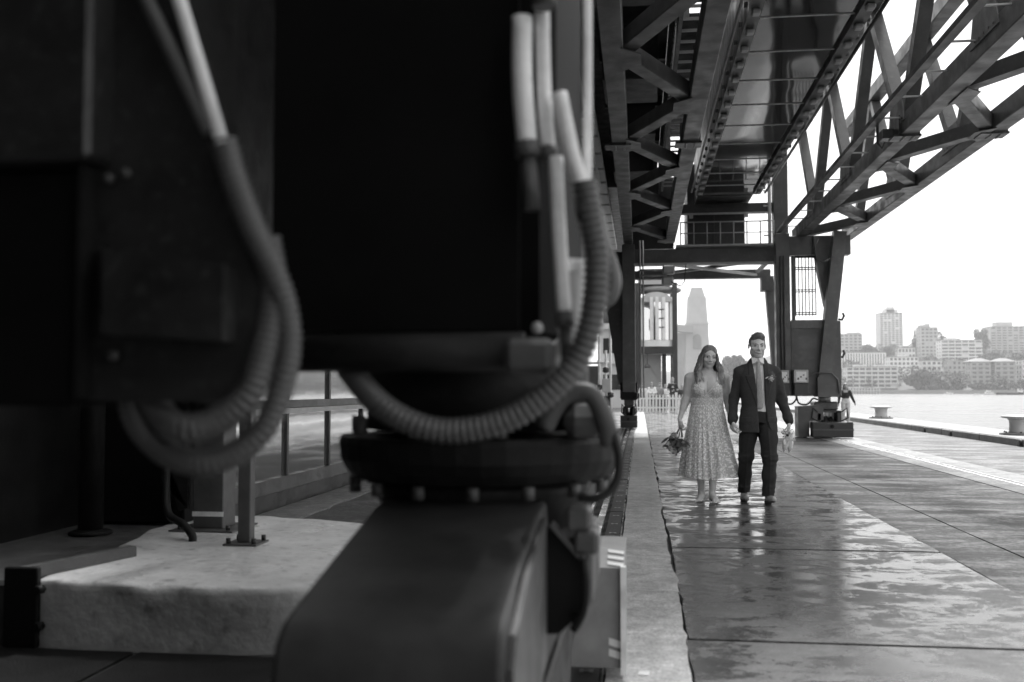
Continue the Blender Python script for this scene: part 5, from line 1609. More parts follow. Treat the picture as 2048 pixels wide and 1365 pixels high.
for i in range(240):                      # loose strands breaking the outline
    a, e = rng.uniform(0, 6.28), rng.uniform(.25, 1.4)
    d = Vector((math.cos(a) * math.cos(e), math.sin(a) * math.cos(e), math.sin(e)))
    if d.y < -.45 and d.z < .75: continue
    p = Vector(W((d.x * .080, .022 + d.y * .094, .052 + d.z * .088)))
    t = Vector((rng.uniform(-.2, .9), rng.uniform(-.2, .8), rng.uniform(-.1, .5))); t = (t - d * t.dot(d) * .65).normalized()
    L_ = rng.uniform(.02, .045)
    m.tube([p - d * .004, p + t * L_ * .5 + d * .004, p + t * L_ + d * rng.uniform(.0, .010)], [.0016, .0013, .0005], 4)
st_ = m.build('hair_strands', MATS['hair_dark'], gr); st_['kind'] = 'stuff'
# shirt
S = SDF((-.24, -.24, .92), (.24, .2, 1.60), .006)
S.loft([(.96, .0, 0, .165, .115), (1.08, 0, 0, .168, .118), (1.25, 0, 0, .178, .122), (1.39, 0, .01, .172, .105), (1.455, 0, .02, .11, .075), (1.50, 0, .02, .074, .068)], .03)
S.loft([(1.47, 0, .012, .080, .076), (1.515, 0, .006, .072, .070), (1.543, 0, .012, .069, .068)], .004)
fw = wav(9, 30, 70, 6, (1, 1, .7)); S.apply(lambda x, y, z: .003 * fw(x, y, z))
sdf_obj(S, 'shirt', MATS['shirt_cloth'], gr)
for s in (-1, 1):
    a_, b_, c_, d_ = Vector((s * .006, -.066, 1.530)), Vector((s * .062, -.040, 1.540)), Vector((s * .060, -.090, 1.468)), Vector((s * .022, -.090, 1.492))
    t_ = Vector((0, -.005, .001))
    m = MB(); m.add([a_, b_, c_, d_, a_ + t_, b_ + t_, c_ + t_, d_ + t_], [(0, 1, 2, 3), (7, 6, 5, 4), (0, 4, 5, 1), (1, 5, 6, 2), (2, 6, 7, 3), (3, 7, 4, 0)]); m.build('collar_leaf', MATS['shirt_cloth'], gr)
# tie
S = SDF((-.06, -.17, .97), (.07, -.03, 1.52), .0045)
S.ell((.0, -.096, 1.482), (.019, .014, .021), .004)
S.chain([(.0, -.108, 1.455), (.004, -.128, 1.28), (.008, -.130, 1.12), (.010, -.124, 1.03)], [.020, .027, .032, .036], .006, sq=(1, 2.6, 1))
sdf_obj(S, 'tie', MATS['tie_print'], gr)
# jacket
S = SDF((-.42, -.26, .72), (.45, .28, 1.56), .006)
S.loft([(.755, .005, .01, .205, .150), (.88, .0, .0, .195, .142), (1.03, 0, 0, .174, .130), (1.2, 0, 0, .188, .140), (1.34, 0, .005, .194, .135), (1.405, 0, .015, .178, .108), (1.45, 0, .02, .145, .09), (1.485, 0, .024, .104, .08), (1.53, 0, .03, .078, .07)], .04, p=2.4)
S.chain([(-.14, .015, 1.42), (-.184, .018, 1.38), (-.246, .035, 1.10), (-.266, -.035, .905), (-.268, -.045, .868)], [.045, .060, .050, .044, .042], .035)
S.chain([(.14, .015, 1.42), (.184, .018, 1.38), (.252, .045, 1.10), (.306, .005, .905), (.316, .0, .868)], [.045, .061, .052, .045, .043], .035)
def opening(x, y, z):
    zl = np.clip(z, .7, 1.6)
    cl = np.interp(zl, [.70, .80, 1.0, 1.2, 1.32, 1.46, 1.56], [-.005, -.005, -.012, -.022, -.036, -.052, -.07])
    cr = np.interp(zl, [.70, .765, .80, .86, 1.0, 1.2, 1.32, 1.46, 1.56], [.19, .135, .112, .088, .068, .060, .062, .056, .07])
    return np.maximum(np.maximum(cl - x, x - cr), y + .02) + 0 * z
S.comb((-.1, -.3, .68), (.22, .0, 1.6), opening, .006, 'sub')
fj = wav(21, 16, 40, 8, (1, 1, .8)); fj2 = wav(22, 60, 110, 6, (.5, .5, 1.2))
def jack(x, y, z):
    arm = np.clip((np.abs(x) - .21) / .03, 0, 1)
    d = .0035 * fj(x, y, z) + .0024 * fj2(x, y, z) * (arm + .25 * (z < 1.0))
    # lapels: raised panels beside the opening
    cl = np.interp(z, [1.0, 1.2, 1.32, 1.46], [-.012, -.022, -.036, -.052]); cr = np.interp(z, [1.0, 1.2, 1.32, 1.46], [.068, .06, .062, .056])
    wl = np.interp(z, [1.0, 1.06, 1.30, 1.345, 1.35, 1.46], [0, .02, .085, .095, .062, .05])
    lap = ((x < cl) & (x > cl - wl) | (x > cr) & (x < cr + wl)) & (y < .0) & (z > 1.02)
    d -= .008 * lap
    pk = (np.abs(np.abs(x - .0) - .135) < .062) & (np.abs(z - .885) < .026) & (y < 0)
    d -= .004 * pk
    return d
S.apply(jack)
sdf_obj(S, 'jacket', MATS['suit_cloth'], gr)
for xx, zz in ((-.02, 1.0), ):
    MB().tube([(xx - .004, -.158, zz), (xx - .004, -.146, zz)], .009, 10).build('jacket_button', MATS['sole'], gr)
# shirt cuffs
for a, b in (((-.268, -.045, .872), (-.2675, -.05, .852)), ((.318, .0, .872), (.3185, -.002, .848))):
    MB().tube([a, b], .036, 16).build('shirt_cuff', MATS['shirt_cloth'], gr)
# trousers
S = SDF((-.26, -.24, .06), (.26, .40, 1.04), .0062)
S.loft([(.86, 0, 0, .172, .118), (.97, 0, 0, .165, .112), (1.0, 0, 0, .163, .112)], .05)
S.chain([(-.085, .0, .90), (-.108, .015, .70), (-.125, .035, .50), (-.130, .15, .30), (-.13, .265, .115)], [.105, .092, .076, .068, .066], .03)
S.chain([(.085, .0, .90), (.098, -.05, .70), (.103, -.095, .50), (.098, -.09, .30), (.092, -.075, .115)], [.105, .092, .078, .068, .066], .03)
ft = wav(31, 18, 42, 8, (1, 1, 1.1)); ft2 = wav(32, 60, 120, 8, (.6, .6, 1.3))
def trou(x, y, z):
    kn = np.exp(-((z - .47) / .10) ** 2) + .9 * np.exp(-((z - .16) / .06) ** 2) + .5 * np.exp(-((z - .84) / .05) ** 2)
    d = .004 * ft(x, y, z) + .0042 * ft2(x, y, z) * kn
    cx = np.where(x < 0, np.interp(z, [.1, .5, .9], [-.13, -.125, -.085]), np.interp(z, [.1, .5, .9], [.092, .103, .085]))
    d -= .007 * np.exp(-((x - cx) / .010) ** 2) * (z < .8)                # pressed crease
    return d
S.apply(trou)
zz_ = S.grid()[2]; S.D = np.maximum(S.D, (.092 - zz_).astype(np.float32))
sdf_obj(S, 'trousers', MATS['trouser_cloth'], gr)
# shoes
def shoe(ax_, ay, az, yaw, pitch):
    S = SDF((-.07, -.24, -.02), (.07, .1, .14), .0045)
    S.loft([(.012, 0, -.07, .043, .135), (.04, 0, -.065, .043, .132), (.058, 0, -.05, .036, .11), (.075, 0, .0, .033, .065), (.10, 0, .03, .036, .048), (.115, 0, .035, .037, .046)], .012, p=2.2)
    S.ell((0, -.135, .034), (.036, .062, .026), .02)
    S.cone((-.012, -.02, .085), (.012, -.045, .068), .012, .01, .008)
    o = sdf_obj(S, 'shoe', MATS['tan_leather'], gr)
    o.location = (ax_, ay, az); o.rotation_euler = (pitch, 0, yaw)
    m = MB()
    P = [(0.046 * math.sin(t) * (1.0 - .15 * math.cos(t)), -.07 - .142 * math.cos(t)) for t in [2 * math.pi * k / 28 for k in range(28)]]
    m.prism(P, -.004, .013); m.prism([(a * .95, b) for a, b in P if b > .0] , -.022, -.0045)
    m.build('sole', MATS['sole'], o)
    for k in range(3):
        MB().tube([(-.018, -.035 - k * .016, .083 - k * .009), (.018, -.035 - k * .016, .083 - k * .009)], .0035, 6).build('lace', MATS['sole'], o)
    return o
shoe(-.13, .285, .022, .0, 0)
shoe(.092, -.055, .024, .16, -.10)

# buttonhole flower on the lapel
bo = empty('buttonhole_flower', (1.235 + .108, 10.80 - .15, 1.345), 'white rosebud buttonhole with grey foliage on the jacket lapel', 'buttonhole')
mat('petal_white', .78, .6, var=.1, vscale=40); mat('petal_mid', .42, .6, var=.25, vscale=40); mat('leaf_grey', .13, .6, var=.4, vscale=30); mat('leaf_dark', .045, .55, var=.4, vscale=30)
def petals(r, n, seed):
    m = MB(); g2 = random.Random(seed)
    for ring in range(3):
        for k in range(n):
            a = 2 * math.pi * (k + ring * .5) / n + g2.uniform(-.2, .2); t = .35 + ring * .42
            d = Vector((math.cos(a) * math.sin(t), -math.cos(t), math.sin(a) * math.sin(t)))
            u = d.cross(Vector((.1, .2, 1))).normalized(); v = d.cross(u)
            c = d * r * .75; w = r * .5
            m.add([c - u * w * .3 - v * w * .5, c + d * r * .3 - u * w * .8, c + d * r * .42, c + d * r * .3 + u * w * .8, c + u * w * .3 - v * w * .5, c + v * w * .4], [(0, 1, 2, 5), (5, 2, 3, 4)], True)
    m.lathe([(0.001, -r * .5), (r * .5, -r * .3), (r * .6, 0), (r * .4, r * .4), (.001, r * .55)], 10)
    return m
def leaf(m, p, d, L_, w, up=(0, -1, 0)):
    p, d = Vector(p), Vector(d).normalized(); u = d.cross(Vector(up)).normalized(); n = u.cross(d)
    m.add([p, p + d * L_ * .35 + u * w + n * L_ * .04, p + d * L_ * .75 + u * w * .6 - n * L_ * .05, p + d * L_ - n * L_ * .12, p + d * L_ * .75 - u * w * .6 - n * L_ * .05, p + d * L_ * .35 - u * w + n * L_ * .04],
          [(0, 1, 5), (1, 2, 4, 5), (2, 3, 4)])
o = petals(.032, 5, 4).build('rosebud', MATS['petal_white'], bo, loc=(.012, -.016, -.026))
m = MB(); m.lathe([(.001, 0), (.006, .006), (.007, .03), (.002, .04)], 8); o = m.build('bud', MATS['petal_white'], bo, loc=(-.048, -.01, -.03)); o.rotation_euler = (0, R(60), 0)
for k in range(16):
    a = -.5 + k * .17
    m = MB(); leaf(m, (0, 0, 0), (math.sin(a) * .9 + .1, -.25 - .1 * (k % 3), math.cos(a)), .05 + .03 * rng.random(), .005 + .003 * (k % 2)); m.build('leaf', MATS['leaf_grey'], bo)
m = MB(); m.tube([(0, -.005, -.02), (-.006, -.006, -.075)], .004, 6); m.build('stem', MATS['leaf_grey'], bo)

# pair of white pumps hanging from the hand
def pump(loc, rot, label):
    o = empty('white_pump', loc, label, 'shoe', 'white shoes carried by their straps'); o.rotation_euler = rot
    # built toe-down along -Z
    S = SDF((-.05, -.05, -.25), (.05, .06, .02), .0035)
    S.chain([(0, .0, -.225), (0, .0, -.17), (0, .0, -.12)], [.006, .026, .033], .01, sq=(1, 1.35, 1))
    S.ell((0, -.016, -.10), (.024, .03, .042), .004, 'sub')
    S.chain([(0, .020, -.15), (0, .022, -.08), (0, .012, -.02)], [.028, .024, .022], .008, sq=(1, 3.2, 1))
    S.ell((0, .004, -.012), (.025, .022, .022), .006); S.ell((0, -.012, -.015), (.019, .020, .03), .004, 'sub')
    sdf_obj(S, 'upper', MATS['white_satin'], o)
    MB().tube([(0, .02, -.01), (0, .055, -.004), (0, .075, .0)], [.014, .008, .006], 10).build('heel', MATS['white_satin'], o)
    MB().tube(smooth_path([(-.026, -.005, -.10), (-.03, -.02, -.04), (0, -.028, .02), (.03, -.02, -.03), (.026, -.005, -.10)], 8), .0035, 8).build('strap', MATS['white_satin'], o)
    MB().tube(smooth_path([(.028, -.01, -.06), (.055, -.02, -.075), (.075, -.018, -.06), (.09, -.02, -.075)], 6), .0045, 6).build('ribbon', MATS['white_satin'], o)
    MB().box(-.012, .012, .004, .008, -.055, -.035).build('insole_mark', MATS['sole'], o)
    return o
pump((1.235 + .305, 10.80 - .045, .765), (R(8), R(14), R(-12)), 'white pointed pump facing the camera, hanging from the hand of the suited person')
pump((1.235 + .345, 10.80 + .01, .760), (R(-4), R(-8), R(160)), 'second white pump turned away, behind the first')

# ---------------------------------------------------------------- bride
br_ = empty('person', (.715, 10.95, 0), 'long-haired person in a pale lace dress, barefoot, holding a bouquet', 'person')
BC = (.028, -.03, 1.555); BS = .93; BR = frame(.12, .17, .10)
S = SDF((-.40, -.26, -.006), (.36, .24, 1.70), .0043)
head(S, BC, BS, BR, False)
S.cone((0.005, .015, 1.34), (.018, .0, 1.50), .048, .046, .03)
tors = [(.86, 0, .02, .175, .125), (.96, 0, .015, .175, .12), (1.06, 0, .01, .162, .115), (1.14, 0, .01, .166, .118), (1.25, 0, .01, .168, .112), (1.34, 0, .02, .16, .085), (1.385, 0, .02, .12, .06), (1.42, 0.004, .018, .055, .045)]
def torso(S, off=0.0, k=.04):
    S.loft([(z, a, b, rx + off, ry + off) for z, a, b, rx, ry in tors], k)
    for s in (-1, 1):
        S.ell((s * .076, -.088, 1.205), (.076 + off, .066 + off, .076 + off), .03)
        S.ell((s * .062, -.060, 1.275), (.066 + off, .045 + off, .06 + off), .035)
torso(S)
armL = [(-.115, .025, 1.355), (-.178, .02, 1.325), (-.222, .025, 1.09), (-.292, -.02, .885)]
armR = [(.125, .025, 1.355), (.190, .02, 1.325), (.230, .06, 1.09), (.248, -.02, .885)]
for A in (armL, armR):
    S.chain(A, [.045, .052, .040, .024], .03)
    S.cone(A[1], (np.array(A[1]) * .45 + np.array(A[2]) * .55), .05, .044, .02)
    S.cone(A[2], (np.array(A[2]) * .6 + np.array(A[3]) * .4), .041, .036, .02)
S.chain([(-.08, .02, .88), (-.075, .04, .48), (-.062, .09, .10)], [.095, .058, .033], .03)
S.chain([(.08, .02, .88), (.062, -.02, .48), (.048, -.02, .10)], [.095, .058, .033], .03)
S.ell((-.071, .09, .33), (.045, .05, .10), .03); S.ell((.058, .01, .33), (.046, .05, .10), .03)
def foot(ax_, ay, yaw):
    c, s_ = math.cos(yaw), math.sin(yaw)
    def T(x, y, z): return (ax_ + c * x - s_ * y, ay + s_ * x + c * y, z)
    S.chain([T(0, .0, .09), T(0, .03, .035)], [.033, .03], .02)
    S.chain([T(0, .0, .065), T(.004, -.09, .035), T(.006, -.135, .02)], [.034, .030, .020], .02)
    S.cone(T(-.018, -.13, .018), T(.024, -.13, .018), .018, .017, .012)
    for k, (x, l, r) in enumerate(((-.026, .056, .0125), (-.009, .052, .0095), (.006, .046, .009), (.020, .038, .0085), (.032, .028, .008))):
        x = x if True else -x
        S.cone(T(x, -.125, .016), T(x * 1.12, -.125 - l, .012), r, r * .9, .004)
foot(-.062, .09, -.25); foot(.048, -.02, .22)
hand(S, (-.294, -.024, .875), (.03, -.12, -1), (1, .1, 0), (0, -1, .1), .9, (.8, 1.0, .8), thumb=(.3, .7))
hand(S, (.252, -.03, .875), (.12, -.12, -1), (.8, .5, 0), (-.3, -1, 0), .9, (.4, .5, .4), thumb=(.3, .5))
def brtone(x, y, z):
    t = np.where(z > 1.38, face_tone(BC, BS, BR, False, (x, y, z), .6), 1.0)
    cv = np.exp(-(x / .006) ** 2) * ((z > 1.17) & (z < 1.29) & (y < -.04))  # painted crease shade down the middle of the chest
    return t * (1 - .35 * cv)
body_b = S
sdf_obj(S, 'body', MATS['skin'], br_, brtone)
features(br_, BC, BS, BR, False, .5)
def lace_mat(name, see=0.0, ground=.27, flower=.66, scale=34):
    """embroidered flowers on tulle: voronoi petals on a mid ground, partly see-through between them"""
    m = bpy.data.materials.new(name); m.use_nodes = True
    N, L = m.node_tree.nodes, m.node_tree.links; p = N['Principled BSDF']; p.inputs['Roughness'].default_value = .8
    tc = N.new('ShaderNodeTexCoord')
    n0 = N.new('ShaderNodeTexNoise'); n0.inputs['Scale'].default_value = 20; L.new(tc.outputs['UV'], n0.inputs['Vector'])
    mx = N.new('ShaderNodeMixRGB'); mx.inputs['Fac'].default_value = .03; L.new(tc.outputs['UV'], mx.inputs['Color1']); L.new(n0.outputs['Color'], mx.inputs['Color2'])
    vo = N.new('ShaderNodeTexVoronoi'); vo.inputs['Scale'].default_value = scale; vo.inputs['Randomness'].default_value = .9; L.new(mx.outputs['Color'], vo.inputs['Vector'])
    v2 = N.new('ShaderNodeTexVoronoi'); v2.inputs['Scale'].default_value = scale * 2.7; L.new(mx.outputs['Color'], v2.inputs['Vector'])
    def rg(s, a, b, c, d):
        q = N.new('ShaderNodeMapRange'); q.interpolation_type = 'SMOOTHSTEP'
        q.inputs['From Min'].default_value = a; q.inputs['From Max'].default_value = b; q.inputs['To Min'].default_value = c; q.inputs['To Max'].default_value = d
        L.new(s, q.inputs['Value']); return q.outputs['Result']
    big = rg(vo.outputs['Distance'], .36, .50, 1, 0); sm = rg(v2.outputs['Distance'], .22, .36, .55, 0)
    mm = N.new('ShaderNodeMath'); mm.operation = 'MAXIMUM'; L.new(big, mm.inputs[0]); L.new(sm, mm.inputs[1])
    col = N.new('ShaderNodeMapRange'); col.inputs['To Min'].default_value = ground; col.inputs['To Max'].default_value = flower
    L.new(mm.outputs[0], col.inputs['Value']); L.new(col.outputs['Result'], p.inputs['Base Color'])
    b = N.new('ShaderNodeBump'); b.inputs['Strength'].default_value = .5; b.inputs['Distance'].default_value = .004
    L.new(mm.outputs[0], b.inputs['Height']); L.new(b.outputs['Normal'], p.inputs['Normal'])
    al = N.new('ShaderNodeMapRange'); al.inputs['To Min'].default_value = 1 - see; al.inputs['To Max'].default_value = 1.0
    L.new(mm.outputs[0], al.inputs['Value']); L.new(al.outputs['Result'], p.inputs['Alpha'])
    MATS[name] = m; return m
lace_mat('lace', .3, .74, .95, 36); lace_mat('lace_bodice', 0.0, .62, .95, 34)
mat('lining', .85, .75, var=.08, vscale=12)
def uv_from(o, fn):
    me = o.data; uv = me.uv_layers.new(name='UVMap')
    li = np.zeros(len(me.loops), np.int32); me.loops.foreach_get('vertex_index', li)
    co = np.zeros(len(me.vertices) * 3, np.float32); me.vertices.foreach_get('co', co); co = co.reshape(-1, 3)[li]
    uv.data.foreach_set('uv', fn(co).astype(np.float32).ravel())
# bodice
S = SDF((-.23, -.24, .99), (.23, .18, 1.36), .0045)
torso(S, .007)
x, y, z = S.grid()
neck = np.where(y < .02, 1.165 + 1.15 * np.abs(x) ** 1.0 + 0 * z, 1.15 + 0 * x)                # deep V in front, low back
neck = np.minimum(neck, 1.325 - np.maximum(0, np.abs(x) - .10) * 1.6)
S.D = np.maximum(S.D, np.maximum(z - neck, 1.035 - z).astype(np.float32) * .8)
bd = sdf_obj(S, 'bodice', MATS['lace_bodice'], br_)
uv_from(bd, lambda c: np.stack([np.arctan2(c[:, 0], -c[:, 1] + .06) * .16, c[:, 2]], 1) * 1.9)
for s in (-1, 1):
    MB().tube(smooth_path([(s * .098, -.115, 1.285), (s * .112, -.075, 1.335), (s * .118, -.02, 1.385), (s * .112, .05, 1.37), (s * .09, .1, 1.28)], 6), .008, 8).build('strap', MATS['white_satin'], br_)
    MB().tube(smooth_path([(0, -.152, 1.165), (s * .035, -.152, 1.205), (s * .075, -.148, 1.255), (s * .098, -.118, 1.287)], 6), .0045, 6).build('neckline_piping', MATS['white_satin'], br_)
    MB().tube(smooth_path([(s * .055, -.128, 1.075), (s * .075, -.165, 1.17), (s * .088, -.16, 1.235), (s * .096, -.12, 1.287)], 6), .0032, 6).build('seam_piping', MATS['white_satin'], br_)
MB().tube(smooth_path([(0, -.152, 1.165), (0, -.140, 1.12), (0, -.126, 1.08)], 5), .0032, 6).build('seam_piping', MATS['white_satin'], br_)
S = SDF((-.22, -.2, 1.02), (.22, .18, 1.13), .0045)
torso(S, .012); z = S.grid()[2]; S.D = np.maximum(S.D, np.maximum(z - 1.105, 1.045 - z).astype(np.float32))
wb = sdf_obj(S, 'waistband', MATS['lace_bodice'], br_)
uv_from(wb, lambda c: np.stack([np.arctan2(c[:, 0], -c[:, 1]) * .15, c[:, 2]], 1) * 1.8)
# skirt: lining and embroidered tulle with soft pleats, swung a little to the right
def skirt(z0, z1, hemx, hemy, off, amp, seed, nz=44, na=220, cx=.012, shift=.02):
    g2 = np.random.default_rng(seed); nf = [5, 9, 13, 17, 23, 29]; ph = g2.uniform(0, 6.28, len(nf)); am = np.array([.5, .7, 1.0, .9, .55, .35])
    v, f, uv = [], [], []
    for j in range(nz + 1):
        t = j / nz; z = z0 + (z1 - z0) * t
        fl = t ** .95
        rx = .160 + off + (hemx - .160) * fl; ry = .120 + off + (hemy - .120) * fl
        for i in range(na):
            a = 2 * math.pi * i / na
            fo = .5 * (1 - 2.2 * abs(math.sin(10.5 * a + .6 * math.sin(3 * a + ph[1]) + .3 * t)) ** .6) + .35 * (1 - 2.2 * abs(math.sin(6.5 * a + ph[2] + .5 * math.sin(2 * a))) ** .6)
            w = .75 * fo + .6 * sum(am[q] * math.sin(nf[q] * a + ph[q] + .5 * t * math.sin(q + 2 * a)) for q in range(len(nf))) / 2.2
            r = 1 + amp * w * (t ** .9)
            x = cx * 0 + shift * t * t + rx * r * math.sin(a); y = .01 + .05 * t * t - ry * r * math.cos(a)
            zz = z + (.012 * math.sin(3 * a + ph[0]) + .012 * w) * t * (1 if t > .9 else t)
            v.append((x, y, zz)); uv.append((a * .42, t * .92))
    for j in range(nz):
        for i in range(na):
            f.append((j * na + i, j * na + (i + 1) % na, (j + 1) * na + (i + 1) % na, (j + 1) * na + i))
    m = MB(); m.add(v, f, True)
    return m, uv
def skirt_obj(name, matname, *a, **k):
    m, uv = skirt(*a, **k)
    me = bpy.data.meshes.new(name); me.from_pydata(m.v, [], m.f); me.polygons.foreach_set('use_smooth', [True] * len(m.f))
    l = me.uv_layers.new(name='UVMap'); n = 0
    for p in me.polygons:
        us = [uv[i] for i in p.vertices]
        if max(u[0] for u in us) - min(u[0] for u in us) > 1: us = [(u[0] + 2 * math.pi * .42 if u[0] < 1 else u[0], u[1]) for u in us]
        for q in us: l.data[n].uv = q; n += 1
    me.update(); me.materials.append(MATS[matname]); o = bpy.data.objects.new(name, me); link(o); o.parent = br_
    return o
skirt_obj('skirt_lining', 'lining', 1.05, .30, .215, .19, .0, .18, 5, nz=30, na=200, shift=-.012)
skirt_obj('tulle_skirt', 'lace', 1.055, .262, .300, .26, .008, .19, 5, shift=.028)
# hair: long waves over both shoulders
S = SDF((-.19, -.24, 1.16), (.24, .18, 1.72), .0042)
def W(p): return np.array(BC) + BR.T @ (np.array(p) * BS)
S.ell(W((0, .026, .050)), np.array((.090, .098, .088)) * BS, .01, M=BR)
S.ell(W((0, .06, -.02)), np.array((.088, .06, .10)) * BS, .03, M=BR)
S.ell(W((-.004, -.114, .002)), np.array((.067, .068, .102)) * BS, .014, 'sub', M=BR)
lr = random.Random(12)
for s in (-1, 1):
    for k in range(20):
        u = k / 19
        bx, by = s * (.074 + .012 * u + lr.uniform(-.004, .006)), -.058 + .12 * u
        endz = 1.24 + lr.uniform(-.03, .07) + (.015 if s < 0 else .0)
        ex = BC[0] + s * (.100 + lr.uniform(-.035, .030)); ey = -.125 + .13 * u + lr.uniform(-.02, .02)
        ph = lr.uniform(0, 6.28); aw = .013
        p1, p2 = W((bx, by, .045 - .02 * u)), W((s * (.094 + .012 * u), by + .004, -.065))
        pts = [p1, (p1 + p2) / 2 + np.array((s * .006, 0, 0)), p2]
        for q in range(1, 8):
            t = q / 7
            pts.append(np.array([p2[0] + (ex - p2[0]) * t + s * .022 * math.sin(math.pi * t) + aw * math.sin(ph + 7.5 * t), p2[1] + (ey - p2[1]) * t + aw * math.cos(ph + 7 * t), p2[2] + (endz - p2[2]) * t]))
        S.chain(pts, [.008, .012, .014, .015, .016, .016, .016, .014, .011, .006], .007)
for k in range(12):                    # back of the hair
    x0 = -.06 + .12 * k / 11
    S.chain([W((x0, .08, .06)), W((x0 * 1.2, .11, -.05)), (BC[0] + x0 * 1.5, .10, 1.42), (BC[0] + x0 * 1.7, .13, 1.24)], [.02, .022, .022, .01], .01)
hb = wav(41, 160, 380, 10, (1, 1, .22)); S.apply(lambda x, y, z: np.interp(z, [1.50, 1.58], [.0022, .0005]) * hb(x, y, z))
def hairtone(x, y, z): return 1.0 + 1.5 * np.clip((1.50 - z) / .28, 0, 1)       # sun-bleached ends
tone_mat('hair_balayage', .17, .4, var=.6, vscale=30, bump=.4, bscale=45)
MATS['hair_balayage'].node_tree.nodes['Mapping'].inputs['Scale'].default_value = (1, 1, .12)
sdf_obj(S, 'hair', MATS['hair_balayage'], br_, hairtone)
m = MB()
for i in range(130):
    s = rng.choice((-1, 1)); u = rng.random()
    p = Vector(W((s * (.088 + .012 * u), -.05 + .13 * u, -.02 - .05 * rng.random())))
    e = Vector((BC[0] + s * (.118 + rng.uniform(-.04, .035)), -.13 + .15 * u + rng.uniform(-.02, .02), 1.22 + rng.uniform(-.02, .12)))
    ph = rng.uniform(0, 6.28)
    m.tube([p.lerp(e, t / 7) + Vector((s * .024 * math.sin(math.pi * t / 7) + .014 * math.sin(ph + t), -.006 + .012 * math.cos(ph + t), 0)) for t in range(8)], [.0022] * 6 + [.0015, .0006], 4)
st_ = m.build('hair_strands', mat('hair_strand', .3, .45, var=.5, vscale=20), br_); st_['kind'] = 'stuff'

# bouquet held head-down
bq = empty('bouquet', (.715 - .285, 10.95 - .075, .79), 'dark bouquet of small blooms and long leaves held head-down', 'bouquet')
gq = random.Random(3)
m = MB()
for k in range(9):
    a = k * .7
    m.tube([(.018 * math.cos(a), .018 * math.sin(a), .06), (.012 * math.cos(a), .012 * math.sin(a), .0), (.05 * math.cos(a) - .03, .05 * math.sin(a) - .01, -.10)], .004, 6)
st_ = m.build('stems', MATS['leaf_grey'], bq); st_['kind'] = 'stuff'
MB().tube([(0, 0, .07), (0, 0, .0)], .024, 12).build('ribbon', MATS['petal_mid'], bq)
cc = Vector((-.055, -.02, -.155))
for k in range(17):
    a, b = gq.uniform(0, 6.28), gq.uniform(-.9, .9)
    p = cc + Vector((.095 * math.cos(a) * math.cos(b), -.07 - .03 * abs(math.sin(a)), .085 * math.sin(a)))
    o = petals(gq.uniform(.018, .031), 5, k).build('bloom', MATS['petal_mid' if k % 3 else 'petal_white'], bq, loc=p)
    o.rotation_euler = (gq.uniform(-.5, .5), gq.uniform(-.5, .5), gq.uniform(-.5, .5))
lm = []
for k in range(5):
    m = MB(); leaf(m, (0, 0, 0), (0, -.2, -1), 1.0, .12 if k % 2 else .2); lm.append(m.mesh('leaf'))
    lm[-1].materials.append(MATS['leaf_dark' if k % 3 else 'leaf_grey'])
for k in range(90):
    o = bpy.data.objects.new('leaf', lm[k % 5]); link(o); o.parent = bq
    d = Vector((gq.gauss(-.15, .9), gq.gauss(-.2, .6), gq.gauss(-.5, .7))).normalized()
    o.location = cc + Vector((gq.gauss(0, .035), gq.gauss(0, .03), gq.gauss(.02, .04)))
    o.rotation_mode = 'QUATERNION'; o.rotation_quaternion = Vector((0, -.2, -1)).rotation_difference(d)
    l = gq.uniform(.06, .12); o.scale = (l, l, l)
for k in range(7):
    o = bpy.data.objects.new('leaf', lm[1]); link(o); o.parent = bq
    d = Vector((gq.uniform(.2, .9), -.3, gq.uniform(-1, -.2))).normalized()
    o.location = cc + Vector((.06, -.02, .03)); o.rotation_mode = 'QUATERNION'; o.rotation_quaternion = Vector((0, -.2, -1)).rotation_difference(d)
    l = gq.uniform(.09, .13); o.scale = (l, l, l)

